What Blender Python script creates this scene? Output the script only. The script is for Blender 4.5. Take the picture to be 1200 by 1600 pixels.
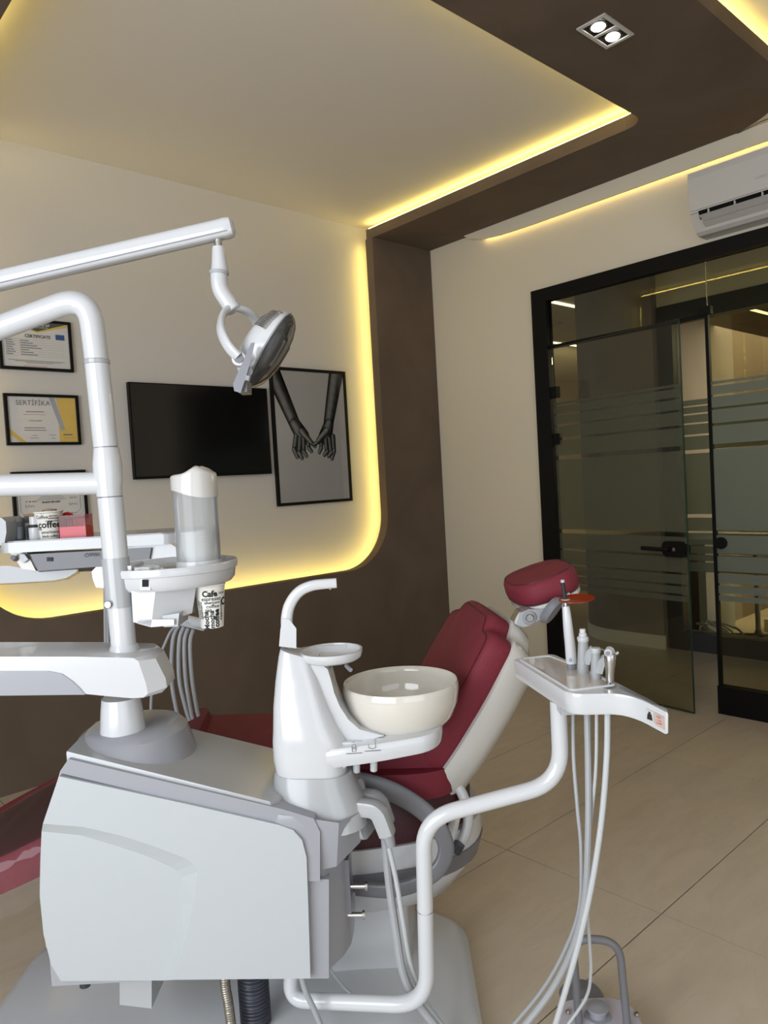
import bpy, bmesh, math, random
import numpy as np
from mathutils import Vector, Matrix
random.seed(4)
S = bpy.context.scene
for o in list(bpy.data.objects): bpy.data.objects.remove(o)

# ---------------------------------------------------------------- camera
FPX = 1160.0
ROLL = math.atan(0.057); PITCH = -math.atan(48.9/FPX); YAW = math.radians(42.2); CAMH = 1.375
Fw = np.array([math.sin(YAW)*math.cos(PITCH), math.cos(YAW)*math.cos(PITCH), math.sin(PITCH)])
R0 = np.array([math.cos(YAW), -math.sin(YAW), 0.0]); U0 = np.cross(R0, Fw)
cr, sr = math.cos(ROLL), math.sin(ROLL)
Rw = cr*R0 - sr*U0; Uw = sr*R0 + cr*U0
cam = bpy.data.cameras.new('camera'); camo = bpy.data.objects.new('camera', cam); S.collection.objects.link(camo)
cam.sensor_fit = 'VERTICAL'; cam.sensor_height = 36.0; cam.lens = 36.0*FPX/1600.0; cam.clip_start = 0.05
mw = Matrix([[Rw[0], Uw[0], -Fw[0], 0], [Rw[1], Uw[1], -Fw[1], 0], [Rw[2], Uw[2], -Fw[2], CAMH], [0, 0, 0, 1]])
camo.matrix_world = mw
S.camera = camo
# ---------------------------------------------------------------- world, daylight, exposure
w = bpy.data.worlds.new('world'); S.world = w; w.use_nodes = True
bg = w.node_tree.nodes['Background']; bg.inputs[0].default_value = (0.75, 0.85, 1.0, 1); bg.inputs[1].default_value = 1.0
S.view_settings.view_transform = 'Standard'; S.view_settings.look = 'None'; S.view_settings.gamma = 1.0
S.view_settings.use_curve_mapping = False; S.view_settings.exposure = 0.0
def area(name, loc, rot, sx, sy, power, col):
    l = bpy.data.lights.new(name, 'AREA'); l.shape = 'RECTANGLE'; l.size = sx; l.size_y = sy; l.energy = power; l.color = col
    o = bpy.data.objects.new(name, l); S.collection.objects.link(o); o.location = loc; o.rotation_euler = rot; return o
area('window_daylight', (-2.04, 0.35, 1.55), (0, -math.pi/2, 0), 2.2, 2.9, 120, (0.90, 0.95, 1.0))
area('window_daylight', (-0.2, -2.15, 1.45), (math.pi/2, 0, 0), 2.9, 2.2, 22, (0.92, 0.96, 1.0))
area('corridor_fill', (6.3, 0.7, 2.5), (0, 0, 0), 1.2, 0.8, 95, (1.0, 0.93, 0.8))  # added fill light to brighten the view through the glass; no daylight source there
area('lab_fill', (7.0, 2.6, 2.5), (0, 0, 0), 1.5, 1.5, 45, (1.0, 0.93, 0.82))  # second added fill, lights the room across the corridor; no ceiling panel exists
S.cycles.use_denoising = True
S.cycles.max_bounces = 8; S.cycles.transparent_max_bounces = 16; S.cycles.sample_clamp_indirect = 5.0
S.cycles.caustics_reflective = False; S.cycles.caustics_refractive = False

# ---------------------------------------------------------------- materials
def mat(name, col, rough=0.5, metal=0.0, bump=0.0, scale=30.0, var=0.04, spec=0.5, coat=0.0, alpha=None, trans=0.0):
    m = bpy.data.materials.new(name); m.use_nodes = True; nt = m.node_tree; n = nt.nodes
    b = n['Principled BSDF']; b.inputs['Roughness'].default_value = rough; b.inputs['Metallic'].default_value = metal
    b.inputs['Specular IOR Level'].default_value = spec; b.inputs['Coat Weight'].default_value = coat
    b.inputs['Transmission Weight'].default_value = trans
    if alpha is not None: b.inputs['Alpha'].default_value = alpha
    g = n.new('ShaderNodeNewGeometry'); nz = n.new('ShaderNodeTexNoise'); nz.inputs['Scale'].default_value = scale; nz.inputs['Detail'].default_value = 3
    nt.links.new(g.outputs['Position'], nz.inputs['Vector'])
    mx = n.new('ShaderNodeMix'); mx.data_type = 'RGBA'
    mx.inputs[6].default_value = tuple(min(1, c*(1-var)) for c in col)+(1,); mx.inputs[7].default_value = tuple(min(1, c*(1+var)) for c in col)+(1,)
    nt.links.new(nz.outputs['Fac'], mx.inputs[0]); nt.links.new(mx.outputs[2], b.inputs['Base Color'])
    if bump:
        bp = n.new('ShaderNodeBump'); bp.inputs['Strength'].default_value = bump; bp.inputs['Distance'].default_value = 0.003
        nt.links.new(nz.outputs['Fac'], bp.inputs['Height']); nt.links.new(bp.outputs['Normal'], b.inputs['Normal'])
    return m
def emit(name, col, s):
    m = bpy.data.materials.new(name); m.use_nodes = True; n = m.node_tree.nodes; n.remove(n['Principled BSDF'])
    e = n.new('ShaderNodeEmission'); e.inputs[0].default_value = col+(1,); e.inputs[1].default_value = s
    m.node_tree.links.new(e.outputs[0], n['Material Output'].inputs[0]); return m
def plaster(name, c1, c2, rough=0.75, scale=2.2, spec=0.3):
    m = bpy.data.materials.new(name); m.use_nodes = True; nt = m.node_tree; n = nt.nodes; b = n['Principled BSDF']
    b.inputs['Roughness'].default_value = rough; b.inputs['Specular IOR Level'].default_value = spec
    g = n.new('ShaderNodeNewGeometry'); nz = n.new('ShaderNodeTexNoise'); nz.inputs['Scale'].default_value = scale; nz.inputs['Detail'].default_value = 6
    nz.inputs['Distortion'].default_value = 0.7; nt.links.new(g.outputs['Position'], nz.inputs['Vector'])
    r = n.new('ShaderNodeValToRGB'); r.color_ramp.elements[0].position = 0.35; r.color_ramp.elements[1].position = 0.7
    r.color_ramp.elements[0].color = c1+(1,); r.color_ramp.elements[1].color = c2+(1,)
    nt.links.new(nz.outputs['Fac'], r.inputs[0]); nt.links.new(r.outputs[0], b.inputs['Base Color'])
    bp = n.new('ShaderNodeBump'); bp.inputs['Strength'].default_value = 0.15; bp.inputs['Distance'].default_value = 0.004
    n2 = n.new('ShaderNodeTexNoise'); n2.inputs['Scale'].default_value = 25; nt.links.new(g.outputs['Position'], n2.inputs['Vector'])
    nt.links.new(n2.outputs['Fac'], bp.inputs['Height']); nt.links.new(bp.outputs['Normal'], b.inputs['Normal'])
    return m
def glassy(name, tint, refl_rough=0.0, milky=0.0, milkcol=(0.6, 0.63, 0.6), ior=1.30):
    """thin pane: tinted see-through layer, fresnel reflection, optional milky scatter"""
    m = bpy.data.materials.new(name); m.use_nodes = True; nt = m.node_tree; n = nt.nodes; n.remove(n['Principled BSDF'])
    t = n.new('ShaderNodeBsdfTransparent'); t.inputs[0].default_value = tint+(1,)
    gl = n.new('ShaderNodeBsdfGlossy'); gl.inputs['Roughness'].default_value = refl_rough; gl.inputs[0].default_value = (1, 1, 1, 1)
    lw = n.new('ShaderNodeFresnel'); lw.inputs['IOR'].default_value = ior
    ms = n.new('ShaderNodeMixShader'); nt.links.new(lw.outputs[0], ms.inputs[0])
    base = t
    if milky:
        d = n.new('ShaderNodeBsdfDiffuse'); d.inputs[0].default_value = milkcol+(1,)
        tl = n.new('ShaderNodeBsdfTranslucent'); tl.inputs[0].default_value = milkcol+(1,)
        a = n.new('ShaderNodeMixShader'); a.inputs[0].default_value = 0.5; nt.links.new(d.outputs[0], a.inputs[1]); nt.links.new(tl.outputs[0], a.inputs[2])
        b = n.new('ShaderNodeMixShader'); b.inputs[0].default_value = milky; nt.links.new(t.outputs[0], b.inputs[1]); nt.links.new(a.outputs[0], b.inputs[2]); base = b
    nt.links.new(base.outputs[0], ms.inputs[1]); nt.links.new(gl.outputs[0], ms.inputs[2])
    nt.links.new(ms.outputs[0], n['Material Output'].inputs[0]); return m
def tile_mat():
    m = bpy.data.materials.new('beige_stone_tile'); m.use_nodes = True; nt = m.node_tree; n = nt.nodes; b = n['Principled BSDF']
    b.inputs['Roughness'].default_value = 0.32; b.inputs['Specular IOR Level'].default_value = 0.4
    g = n.new('ShaderNodeNewGeometry'); mp = n.new('ShaderNodeMapping'); mp.inputs['Rotation'].default_value = (0, 0, 0.5); mp.inputs['Scale'].default_value = (1.0, 3.2, 1)
    nt.links.new(g.outputs['Position'], mp.inputs['Vector'])
    nz = n.new('ShaderNodeTexNoise'); nz.inputs['Scale'].default_value = 2.6; nz.inputs['Detail'].default_value = 9; nz.inputs['Distortion'].default_value = 1.2
    nt.links.new(mp.outputs[0], nz.inputs['Vector'])
    r = n.new('ShaderNodeValToRGB'); e = r.color_ramp.elements; e[0].position = 0.30; e[0].color = (0.53, 0.445, 0.345, 1); e[1].position = 0.68; e[1].color = (0.58, 0.495, 0.39, 1)
    k = e.new(0.47); k.color = (0.565, 0.48, 0.375, 1); k2 = e.new(0.5); k2.color = (0.545, 0.46, 0.355, 1); k3 = e.new(0.53); k3.color = (0.57, 0.485, 0.38, 1)
    nt.links.new(nz.outputs['Fac'], r.inputs[0])
    n2 = n.new('ShaderNodeTexNoise'); n2.inputs['Scale'].default_value = 9; n2.inputs['Detail'].default_value = 5; nt.links.new(mp.outputs[0], n2.inputs['Vector'])
    mx = n.new('ShaderNodeMix'); mx.data_type = 'RGBA'; mx.blend_type = 'OVERLAY'; mx.inputs[0].default_value = 0.12
    nt.links.new(r.outputs[0], mx.inputs[6]); nt.links.new(n2.outputs['Color'], mx.inputs[7]); 
    bw = n.new('ShaderNodeRGBToBW'); nt.links.new(n2.outputs['Color'], bw.inputs[0]); nt.links.new(bw.outputs[0], mx.inputs[7])
    nt.links.new(mx.outputs[2], b.inputs['Base Color'])
    mr = n.new('ShaderNodeMapRange'); mr.inputs[3].default_value = 0.26; mr.inputs[4].default_value = 0.42; nt.links.new(n2.outputs['Fac'], mr.inputs[0]); nt.links.new(mr.outputs[0], b.inputs['Roughness'])
    return m
def leather():
    m = mat('burgundy_leather', (0.18, 0.024, 0.037), 0.6, bump=0.25, scale=500, var=0.08, spec=0.22); return m
M = dict(
 white=mat('white_enamel', (0.60, 0.61, 0.625), 0.18, coat=0.3, var=0.01), panelw=mat('pale_satin_plastic', (0.455, 0.48, 0.495), 0.4, var=0.01),
 warm=mat('warm_white_plastic', (0.61, 0.595, 0.565), 0.2, coat=0.3, var=0.01), grey=mat('grey_plastic', (0.31, 0.315, 0.345), 0.3, coat=0.2, var=0.01),
 lgrey=mat('light_grey_plastic', (0.40, 0.41, 0.42), 0.22, coat=0.3, var=0.01), midlight=mat('blue_grey_plastic', (0.33, 0.335, 0.36), 0.3, coat=0.2, var=0.01), dgrey=mat('dark_grey_plastic', (0.20, 0.20, 0.225), 0.35, var=0.02), mgrey=mat('mid_grey_plastic', (0.16, 0.16, 0.172), 0.35, var=0.02),
 hose=mat('grey_hose', (0.36, 0.37, 0.38), 0.45), hosel=mat('light_grey_hose', (0.50, 0.52, 0.53), 0.42), black=mat('black_metal', (0.005, 0.005, 0.005), 0.45, spec=0.15), rubber=mat('black_rubber', (0.035, 0.038, 0.05), 0.35, var=0.1),
 steel=mat('brushed_steel', (0.55, 0.54, 0.52), 0.25, metal=1.0), ceramic=mat('glazed_ceramic', (0.66, 0.625, 0.56), 0.08, coat=0.6, var=0.008),
 leather=leather(), darkleather=mat('deep_burgundy_leather', (0.05, 0.006, 0.011), 0.45, bump=0.2, scale=500, var=0.08),
 brown=plaster('brown_plaster', (0.118, 0.086, 0.063), (0.150, 0.111, 0.082), spec=0.25), colbrown=plaster('column_plaster', (0.24, 0.20, 0.175), (0.29, 0.245, 0.215)), edge=plaster('brown_plaster_edge', (0.16, 0.12, 0.09), (0.20, 0.15, 0.11)),
 wallw=mat('white_wall_paint', (0.58, 0.55, 0.515), 0.7, bump=0.05, scale=80, var=0.012, spec=0.2), cream=mat('cream_wall_paint', (0.72, 0.65, 0.52), 0.7, bump=0.05, scale=60, var=0.015, spec=0.2),
 ceil=mat('ceiling_paint', (0.74, 0.69, 0.62), 0.8, bump=0.05, scale=80, var=0.012, spec=0.1), tile=tile_mat(), grout=mat('dark_grout', (0.045, 0.03, 0.022), 0.9),
 led=emit('warm_led', (1.0, 0.76, 0.18), 29.0), ledw=emit('warm_led_soft', (1.0, 0.78, 0.28), 12.0), lamp=emit('downlight_glow', (1.0, 0.93, 0.85), 25.0), ledc=emit('corridor_led', (1.0, 0.9, 0.62), 4),
 screen=mat('tv_screen', (0.004, 0.004, 0.004), 0.12, var=0.02), paper=mat('paper', (0.60, 0.58, 0.56), 0.6, var=0.01, spec=0.2), glass=glassy('clear_glass', (0.80, 0.79, 0.68)), frost=glassy('frosted_film', (0.50, 0.52, 0.47), 0.0, 0.45, (0.46, 0.50, 0.45), 1.1),
 glassedge=mat('glass_edge', (0.02, 0.05, 0.04), 0.2), tube=glassy('translucent_plastic', (0.85, 0.87, 0.90), 0.15, 0.45, (0.97, 0.99, 1.0)), lens=glassy('smoked_lens', (0.66, 0.66, 0.65), 0.06, 0.25, (0.40, 0.40, 0.38)),
 orange=glassy('orange_acrylic', (0.85, 0.20, 0.06), 0.05, 0.55, (0.75, 0.12, 0.03)), cup=mat('cup_paper', (0.78, 0.76, 0.70), 0.5), ink=mat('black_ink', (0.015, 0.015, 0.015), 0.6), inkgrey=mat('grey_ink', (0.12, 0.12, 0.12), 0.6), red=mat('red_plastic', (0.60, 0.008, 0.03), 0.2),
 redclear=glassy('clear_red_lid', (0.85, 0.55, 0.55), 0.05, 0.35, (0.65, 0.3, 0.3)), gold=mat('gold_print', (0.62, 0.42, 0.10), 0.5), green=mat('dark_green_print', (0.05, 0.075, 0.06), 0.5), blue=mat('blue_print', (0.03, 0.08, 0.25), 0.5), silver=mat('silver_print', (0.32, 0.34, 0.37), 0.4),
 framegrey=mat('anthracite_frame', (0.045, 0.048, 0.055), 0.45), slat=mat('slat_wood', (0.16, 0.12, 0.07), 0.6, var=0.15), jar=glassy('jar_glass', (0.85, 0.87, 0.9), 0.05, 0.25, (0.6, 0.62, 0.65)), tan=mat('tan_plastic', (0.36, 0.24, 0.14), 0.4), brass=mat('brass', (0.55, 0.42, 0.25), 0.25, metal=1.0),
 frostw=glassy('thin_frosted_film', (0.66, 0.66, 0.57), 0.0, 0.22, (0.42, 0.43, 0.36), 1.08),
 picglass=glassy('picture_glass', (0.98, 0.98, 0.98)), film=glassy('clear_film', (0.95, 0.94, 0.94), 0.04, 0.05, (0.8, 0.8, 0.8)), bronze=mat('braided_metal', (0.33, 0.29, 0.24), 0.35, metal=0.8), beige=mat('beige_dish', (0.60, 0.55, 0.50), 0.1, coat=0.5, var=0.01), silverp=mat('silver_plastic', (0.42, 0.41, 0.40), 0.25, metal=0.6), lilac=mat('pale_lilac_metal', (0.52, 0.49, 0.56), 0.3, coat=0.3), acw=mat('ac_plastic', (0.55, 0.53, 0.50), 0.35, var=0.01))

# ---------------------------------------------------------------- frames of reference
I4 = Matrix.Identity(4)
MA = Matrix.Rotation(-YAW, 4, 'Z')          # the dental unit stands turned in the room: x = along it, y = away from the near side, z up
def _ray(u, v): return Fw + Rw*(u-600)/FPX - Uw*(v-800)/FPX
cy_, sy_ = math.cos(YAW), math.sin(YAW)
def L(u, v, d):
    r = _ray(u, v); b = r[0]*sy_+r[1]*cy_; a = r[0]*cy_-r[1]*sy_; t = d/b
    return Vector((a*t, d, CAMH+r[2]*t))
def LF(u, v, z):
    r = _ray(u, v); t = (z-CAMH)/r[2]; p = r*t
    return Vector((p[0]*cy_-p[1]*sy_, p[0]*sy_+p[1]*cy_, z))
# ---------------------------------------------------------------- object helpers
BASE = {}
def link(o): S.collection.objects.link(o); return o
def thing(name, label, cat, base=(0, 0, 0), fr=MA, group=None):
    o = link(bpy.data.objects.new(name, None)); o.empty_display_size = 0.05
    o.matrix_world = fr @ Matrix.Translation(base); o['label'] = label; o['category'] = cat
    if group: o['group'] = group
    BASE[o.name] = Vector(base); return o
def struct(name, bm, m, fr=I4, **k):
    o = part(name, bm, m, None, fr=fr, **k); o['kind'] = 'structure'; return o
def part(name, bm, m, parent=None, label=None, smooth=True, ang=0.6, fr=None, bevel=0, seg=3):
    if bevel:
        ed = [e for e in bm.edges if len(e.link_faces) == 2 and e.calc_face_angle(0) > 0.5]
        bmesh.ops.bevel(bm, geom=ed, offset=bevel, segments=seg, profile=0.5, affect='EDGES', clamp_overlap=True)
    bmesh.ops.recalc_face_normals(bm, faces=bm.faces)
    base = BASE[parent.name] if parent else Vector((0, 0, 0))
    if not parent:      # origin at the mesh's own lowest middle
        xs = [v.co for v in bm.verts]; lo = Vector([min(c[i] for c in xs) for i in range(3)]); hi = Vector([max(c[i] for c in xs) for i in range(3)])
        base = Vector(((lo.x+hi.x)/2, (lo.y+hi.y)/2, lo.z))
    for v in bm.verts: v.co -= base
    me = bpy.data.meshes.new(name); bm.to_mesh(me); bm.free(); me.materials.append(m)
    if smooth: me.shade_smooth(); me.set_sharp_from_angle(angle=ang)
    o = link(bpy.data.objects.new(name, me))
    if parent: o.parent = parent; BASE[o.name] = base
    else: o.matrix_world = (fr or I4) @ Matrix.Translation(base); BASE[o.name] = base
    if label: o['label'] = label
    return o
def tag(o, label, cat, group=None):
    o['label'] = label; o['category'] = cat
    if group: o['group'] = group
    return o
def join(*bms):
    out = bmesh.new()
    for b in bms:
        mp = {v: out.verts.new(v.co) for v in b.verts}
        for f in b.faces:
            try: out.faces.new([mp[v] for v in f.verts])
            except ValueError: pass
        b.free()
    return out
def box(lo, hi):
    bm = bmesh.new(); lo, hi = Vector(lo), Vector(hi)
    vs = [bm.verts.new((x, y, z)) for x in (lo.x, hi.x) for y in (lo.y, hi.y) for z in (lo.z, hi.z)]
    for f in ((0, 1, 3, 2), (4, 6, 7, 5), (0, 4, 5, 1), (2, 3, 7, 6), (0, 2, 6, 4), (1, 5, 7, 3)): bm.faces.new([vs[i] for i in f])
    return bm
def loft(rings, caps=True, closed=True):
    bm = bmesh.new(); R = [[bm.verts.new(p) for p in r] for r in rings]; n = len(R[0])
    for a, b in zip(R, R[1:]):
        for i in range(n if closed else n-1):
            j = (i+1) % n; bm.faces.new((a[i], a[j], b[j], b[i]))
    if caps:
        bm.faces.new(list(reversed(R[0]))); bm.faces.new(R[-1])
    return bm
def prism(out, off):
    off = Vector(off); return loft([[Vector(p) for p in out], [Vector(p)+off for p in out]])
def pix(pts, d): return [L(u, v, d) for u, v in pts]
def pprism(pts, d0, d1, pts1=None): return loft([pix(pts, d0), [Vector((p.x, d1, p.z)) for p in (pix(pts1, d0) if pts1 else pix(pts, d0))]])
def smooth_path(P, k=6):
    P = [Vector(p) for p in P]; out = []
    for i in range(len(P)-1):
        p0 = P[max(i-1, 0)]; p1 = P[i]; p2 = P[i+1]; p3 = P[min(i+2, len(P)-1)]
        for j in range(k):
            t = j/k; out.append(0.5*((2*p1)+(-p0+p2)*t+(2*p0-5*p1+4*p2-p3)*t*t+(-p0+3*p1-3*p2+p3)*t**3))
    out.append(P[-1]); return out
def fillet(P, r, k=8):
    P = [Vector(p) for p in P]; out = [P[0]]
    for i in range(1, len(P)-1):
        a = (P[i-1]-P[i]); b = (P[i+1]-P[i]); rr = r[i-1] if isinstance(r, (list, tuple)) else r
        s = min(rr, a.length*0.48, b.length*0.48); q0 = P[i]+a.normalized()*s; q1 = P[i]+b.normalized()*s
        for j in range(k+1):
            t = j/k; out.append(q0*(1-t)**2+P[i]*2*t*(1-t)+q1*t*t)
    out.append(P[-1]); return out
def tube(P, r, n=14, ry=None, up=(0, 0, 1), caps=True, sq=1.0):
    """sweep; r scalar/list along 'side', ry along 'up'; sq>1 squares the section"""
    P = [Vector(p) for p in P]; rings = []; N = len(P); up = Vector(up); side = None
    for i, p in enumerate(P):
        t = (P[min(i+1, N-1)]-P[max(i-1, 0)]).normalized()
        if side is None:
            side = t.cross(up)
            if side.length < 0.05: side = t.cross(Vector((0, 1, 0)))
            side.normalize()
        else:
            side = (side-t*side.dot(t)); side.normalize()
        u2 = side.cross(t); a = r[i] if isinstance(r, (list, tuple)) else r
        b = a if ry is None else (ry[i] if isinstance(ry, (list, tuple)) else ry)
        ring = []
        for k in range(n):
            th = 2*math.pi*k/n; c, s = math.cos(th), math.sin(th)
            if sq != 1: c = math.copysign(abs(c)**(1/sq), c); s = math.copysign(abs(s)**(1/sq), s)
            ring.append(p+side*(a*c)+u2*(b*s))
        rings.append(ring)
    return loft(rings, caps)
def lathe(prof, c, axis=(0, 0, 1), n=40, caps=True):
    ax = Vector(axis).normalized(); q = Vector((0, 0, 1)).rotation_difference(ax); c = Vector(c)
    return loft([[c+q @ Vector((r*math.cos(2*math.pi*k/n), r*math.sin(2*math.pi*k/n), z)) for k in range(n)] for r, z in prof], caps)
def cyl(p0, p1, r, r2=None, n=20, bev=0.0):
    p0, p1 = Vector(p0), Vector(p1); h = (p1-p0).length; r2 = r if r2 is None else r2
    pr = [(r, 0), (r2, h)] if not bev else [(r-bev, 0), (r, bev), (r2, h-bev), (r2-bev, h)]
    return lathe(pr, p0, p1-p0, n)
def rrect(w, h, r, k=5):
    out = []
    for cx, cy, a0 in ((w/2-r, h/2-r, 0), (-w/2+r, h/2-r, 90), (-w/2+r, -h/2+r, 180), (w/2-r, -h/2+r, 270)):
        for i in range(k+1):
            a = math.radians(a0+90*i/k); out.append((cx+r*math.cos(a), cy+r*math.sin(a)))
    return out
def rpoly(pts, r, k=5):
    """round a 2-D polygon"""
    out = []; n = len(pts)
    for i in range(n):
        P = Vector(pts[i]); A = Vector(pts[i-1])-P; B = Vector(pts[(i+1) % n])-P
        rr = r[i] if isinstance(r, (list, tuple)) else r
        if rr <= 0: out.append(tuple(P)); continue
        s = min(rr, A.length*0.48, B.length*0.48); q0 = P+A.normalized()*s; q1 = P+B.normalized()*s
        for j in range(k+1):
            t = j/k; q = q0*(1-t)**2+P*2*t*(1-t)+q1*t*t; out.append(tuple(q))
    return out
def plate(out2, o, ux, uy, un, t):
    o, ux, uy, un = map(Vector, (o, ux, uy, un)); return prism([o+ux*x+uy*y for x, y in out2], un*t)
def text(s, size, m, o, ux, uy, parent, name='lettering', align='CENTER', bold=0.0, wrap=None, shear=0.0):
    c = bpy.data.curves.new('text', 'FONT'); c.body = s; c.size = size; c.align_x = align; c.align_y = 'CENTER'; c.offset = bold; c.resolution_u = 2; c.shear = shear
    tmp = link(bpy.data.objects.new('tmp', c)); bpy.context.view_layer.update()
    me = bpy.data.meshes.new_from_object(tmp.evaluated_get(bpy.context.evaluated_depsgraph_get())); bpy.data.objects.remove(tmp)
    bm = bmesh.new(); bm.from_mesh(me); bpy.data.meshes.remove(me)
    if wrap: bmesh.ops.subdivide_edges(bm, edges=[e for e in bm.edges if e.calc_length() > size*0.4], cuts=1)
    for v in bm.verts:
        v.co = wrap(v.co.x, v.co.y) if wrap else Vector(o)+Vector(ux)*v.co.x+Vector(uy)*v.co.y
    return bm if name is None else part(name, bm, m, parent, smooth=False)
def blob(P, radii, sub=2, n=10): return tube(P, radii, n)

# ================================================================ SETTING
W, D, ZS, ZC = 4.03, 3.78, 3.033, 3.145
YW = 3.93
fl = struct('floor', box((-2.2, -2.4, -0.06), (9.2, 6.2, -0.004)), M['grout'])
TX, TY = 1.172, 0.598
tb = box((0.002, 0.002, -0.0039), (TX-0.002, TY-0.002, 0.0))
me = None
for i in range(-4, 7):
    for j in range(-6, 9):
        x, y = 2.072+i*TX, 1.123+j*TY
        if x > 9 or x+TX < -2.2: continue
        if me is None:
            t0 = part('tile', tb, M['tile'], fl, smooth=False); me = t0.data; t0.location = Vector((x, y, 0))-BASE[fl.name]
            for v in me.vertices: v.co += BASE[fl.name]
        else:
            o = link(bpy.data.objects.new('tile', me)); o.parent = fl; o.location = Vector((x, y, 0))-BASE[fl.name]
struct('ceiling', box((-2.2, -2.4, ZC), (4.15, 4.05, 3.25)), M['ceil'], smooth=False)
struct('wall_back', box((-2.2, YW, 0), (W+0.12, YW+0.1, ZC)), M['wallw'], smooth=False)
struct('wall_left', join(box((-2.2, -2.4, 0), (-2.1, -1.12, ZC)), box((-2.2, 1.82, 0), (-2.1, YW, ZC)), box((-2.2, -1.12, 0), (-2.1, 1.82, 0.42)), box((-2.2, -1.12, 2.68), (-2.1, 1.82, ZC))), M['wallw'], smooth=False)
struct('window_2', join(box((-2.18, -1.12, 0.42), (-2.11, -1.06, 2.68)), box((-2.18, 1.76, 0.42), (-2.11, 1.82, 2.68)), box((-2.18, -1.06, 0.42), (-2.11, 1.76, 0.48)), box((-2.18, -1.06, 2.62), (-2.11, 1.76, 2.68)), box((-2.18, 0.32, 0.48), (-2.11, 0.38, 2.62))), M['black'], smooth=False)
struct('wall_right', join(box((W, 2.887, 0), (W+0.12, YW, ZC)), box((W, -2.3, 2.532), (W+0.12, 2.887, ZC)), box((W, -2.3, 0), (W+0.12, 0.2, 2.532))), M['cream'], smooth=False)
struct('wall_front', join(box((-2.1, -2.3, 0), (W, -2.2, 0.3)), box((-2.1, -2.3, 2.6), (W, -2.2, ZC)), box((-2.1, -2.3, 0.3), (-1.65, -2.2, 2.6)), box((1.30, -2.3, 0.3), (W, -2.2, 2.6))), M['wallw'], smooth=False)
wf = struct('window_1', join(box((-1.65, -2.29, 0.3), (-1.58, -2.21, 2.6)), box((1.23, -2.29, 0.3), (1.30, -2.21, 2.6)), box((-1.58, -2.29, 0.3), (1.23, -2.21, 0.37)), box((-1.58, -2.29, 2.53), (1.23, -2.21, 2.6)), box((-0.20, -2.29, 0.37), (-0.14, -2.21, 2.53))), M['black'], smooth=False)
# brown wall panel with the rounded niche
def arc(cx, cz, r, a0, a1, n=14): return [(cx+r*math.cos(math.radians(a0+(a1-a0)*i/n)), cz+r*math.sin(math.radians(a0+(a1-a0)*i/n))) for i in range(n+1)]
XR, XL, ZB, RN = 3.462, 0.86, 0.792, 0.36
pan = [(-2.1, 0), (W, 0), (W, ZS), (XR, ZS)] + arc(XR-RN, ZB+RN, RN, 0, -90) + arc(XL+RN, ZB+RN, RN, -90, -180) + [(XL, ZS), (-2.1, ZS)]
struct('trim_1', prism([(x, D, z) for x, z in pan], (0, 0.07, 0)), M['brown'], smooth=False)
# brown ceiling band
sof = [(-2.1, 1.205), (3.387, 1.205)] + [tuple(p)[:2] for p in smooth_path([(3.387, 1.205, 0), (3.60, 1.222, 0), (3.78, 1.29, 0), (3.889, 1.385, 0), (3.95, 1.48, 0), (4.005, 1.62, 0), (4.0295, 1.80, 0)], 4)][1:] + \
      [(4.0295, 3.85), (XR+0.01, 3.85)] + [(XR+0.01, 1.90)] + arc(XR-0.09, 1.89, 0.10, 0, -90, 8) + arc(XL+0.3, 2.09, 0.30, -90, -180, 10) + [(XL, 3.85), (-2.1, 3.85)]
struct('trim_2', prism([(x, y, ZS) for x, y in sof], (0, 0, 0.068)), M['brown'], smooth=False)
cc = [(W, 1.95)] + [tuple(p)[:2] for p in smooth_path([(4.032, 1.80, 0), (4.008, 1.62, 0), (3.953, 1.48, 0), (3.892, 1.383, 0), (3.783, 1.287, 0), (3.60, 1.218, 0)], 4)] + [(3.60, 0.2), (W, 0.2)]
struct('trim_3', prism([(x, y, ZS+0.001) for x, y in cc], (0, 0, 0.1)), M['cream'], smooth=False)
# LED strips laid on the back of the panel and on top of the band
def strip(pts, wd, m, name='led_strip', up=(0, 0, 1)): return tube(pts, wd, 6, up=up)
ledp = [(XR+0.022, D+0.078, ZS-0.02)] + [(x, D+0.078, z) for x, z in arc(XR-RN, ZB+RN, RN+0.022, 0, -90, 10)] + [(x, D+0.078, z) for x, z in arc(XL+RN, ZB+RN, RN+0.022, -90, -180, 10)] + [(XL-0.022, D+0.078, ZS-0.02)]
t = thing('led_strip', 'yellow led strip glowing behind the rounded edge of the wall niche', 'light', (XR, YW-0.05, 1), I4)
part('strip', tube(ledp, 0.006, 6, up=(0, 1, 0)), M['led'], t)
t = thing('led_strip', 'yellow led strip glowing above the inner edge of the brown ceiling band', 'light', (XR, 1.8, ZS+0.07), I4)
lc = [(XR+0.032, 3.84, ZS+0.076), (XR+0.032, 1.90, ZS+0.076)] + [(x, y, ZS+0.076) for x, y in arc(XR-0.09, 1.89, 0.122, 0, -90, 8)] + [(x, y, ZS+0.076) for x, y in arc(XL+0.3, 2.09, 0.322, -90, -180, 8)] + [(XL-0.022, 3.84, ZS+0.076)]
part('strip', tube(lc, 0.006, 6), M['led'], t)
t = thing('led_strip', 'yellow led strip above the outer edge of the band, over the entrance side', 'light', (2.5, 1.24, ZS+0.07), I4)
part('strip', tube([(0.2, 1.245, ZS+0.078), (3.55, 1.245, ZS+0.078)], 0.006, 6), M['led'], t)
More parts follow.
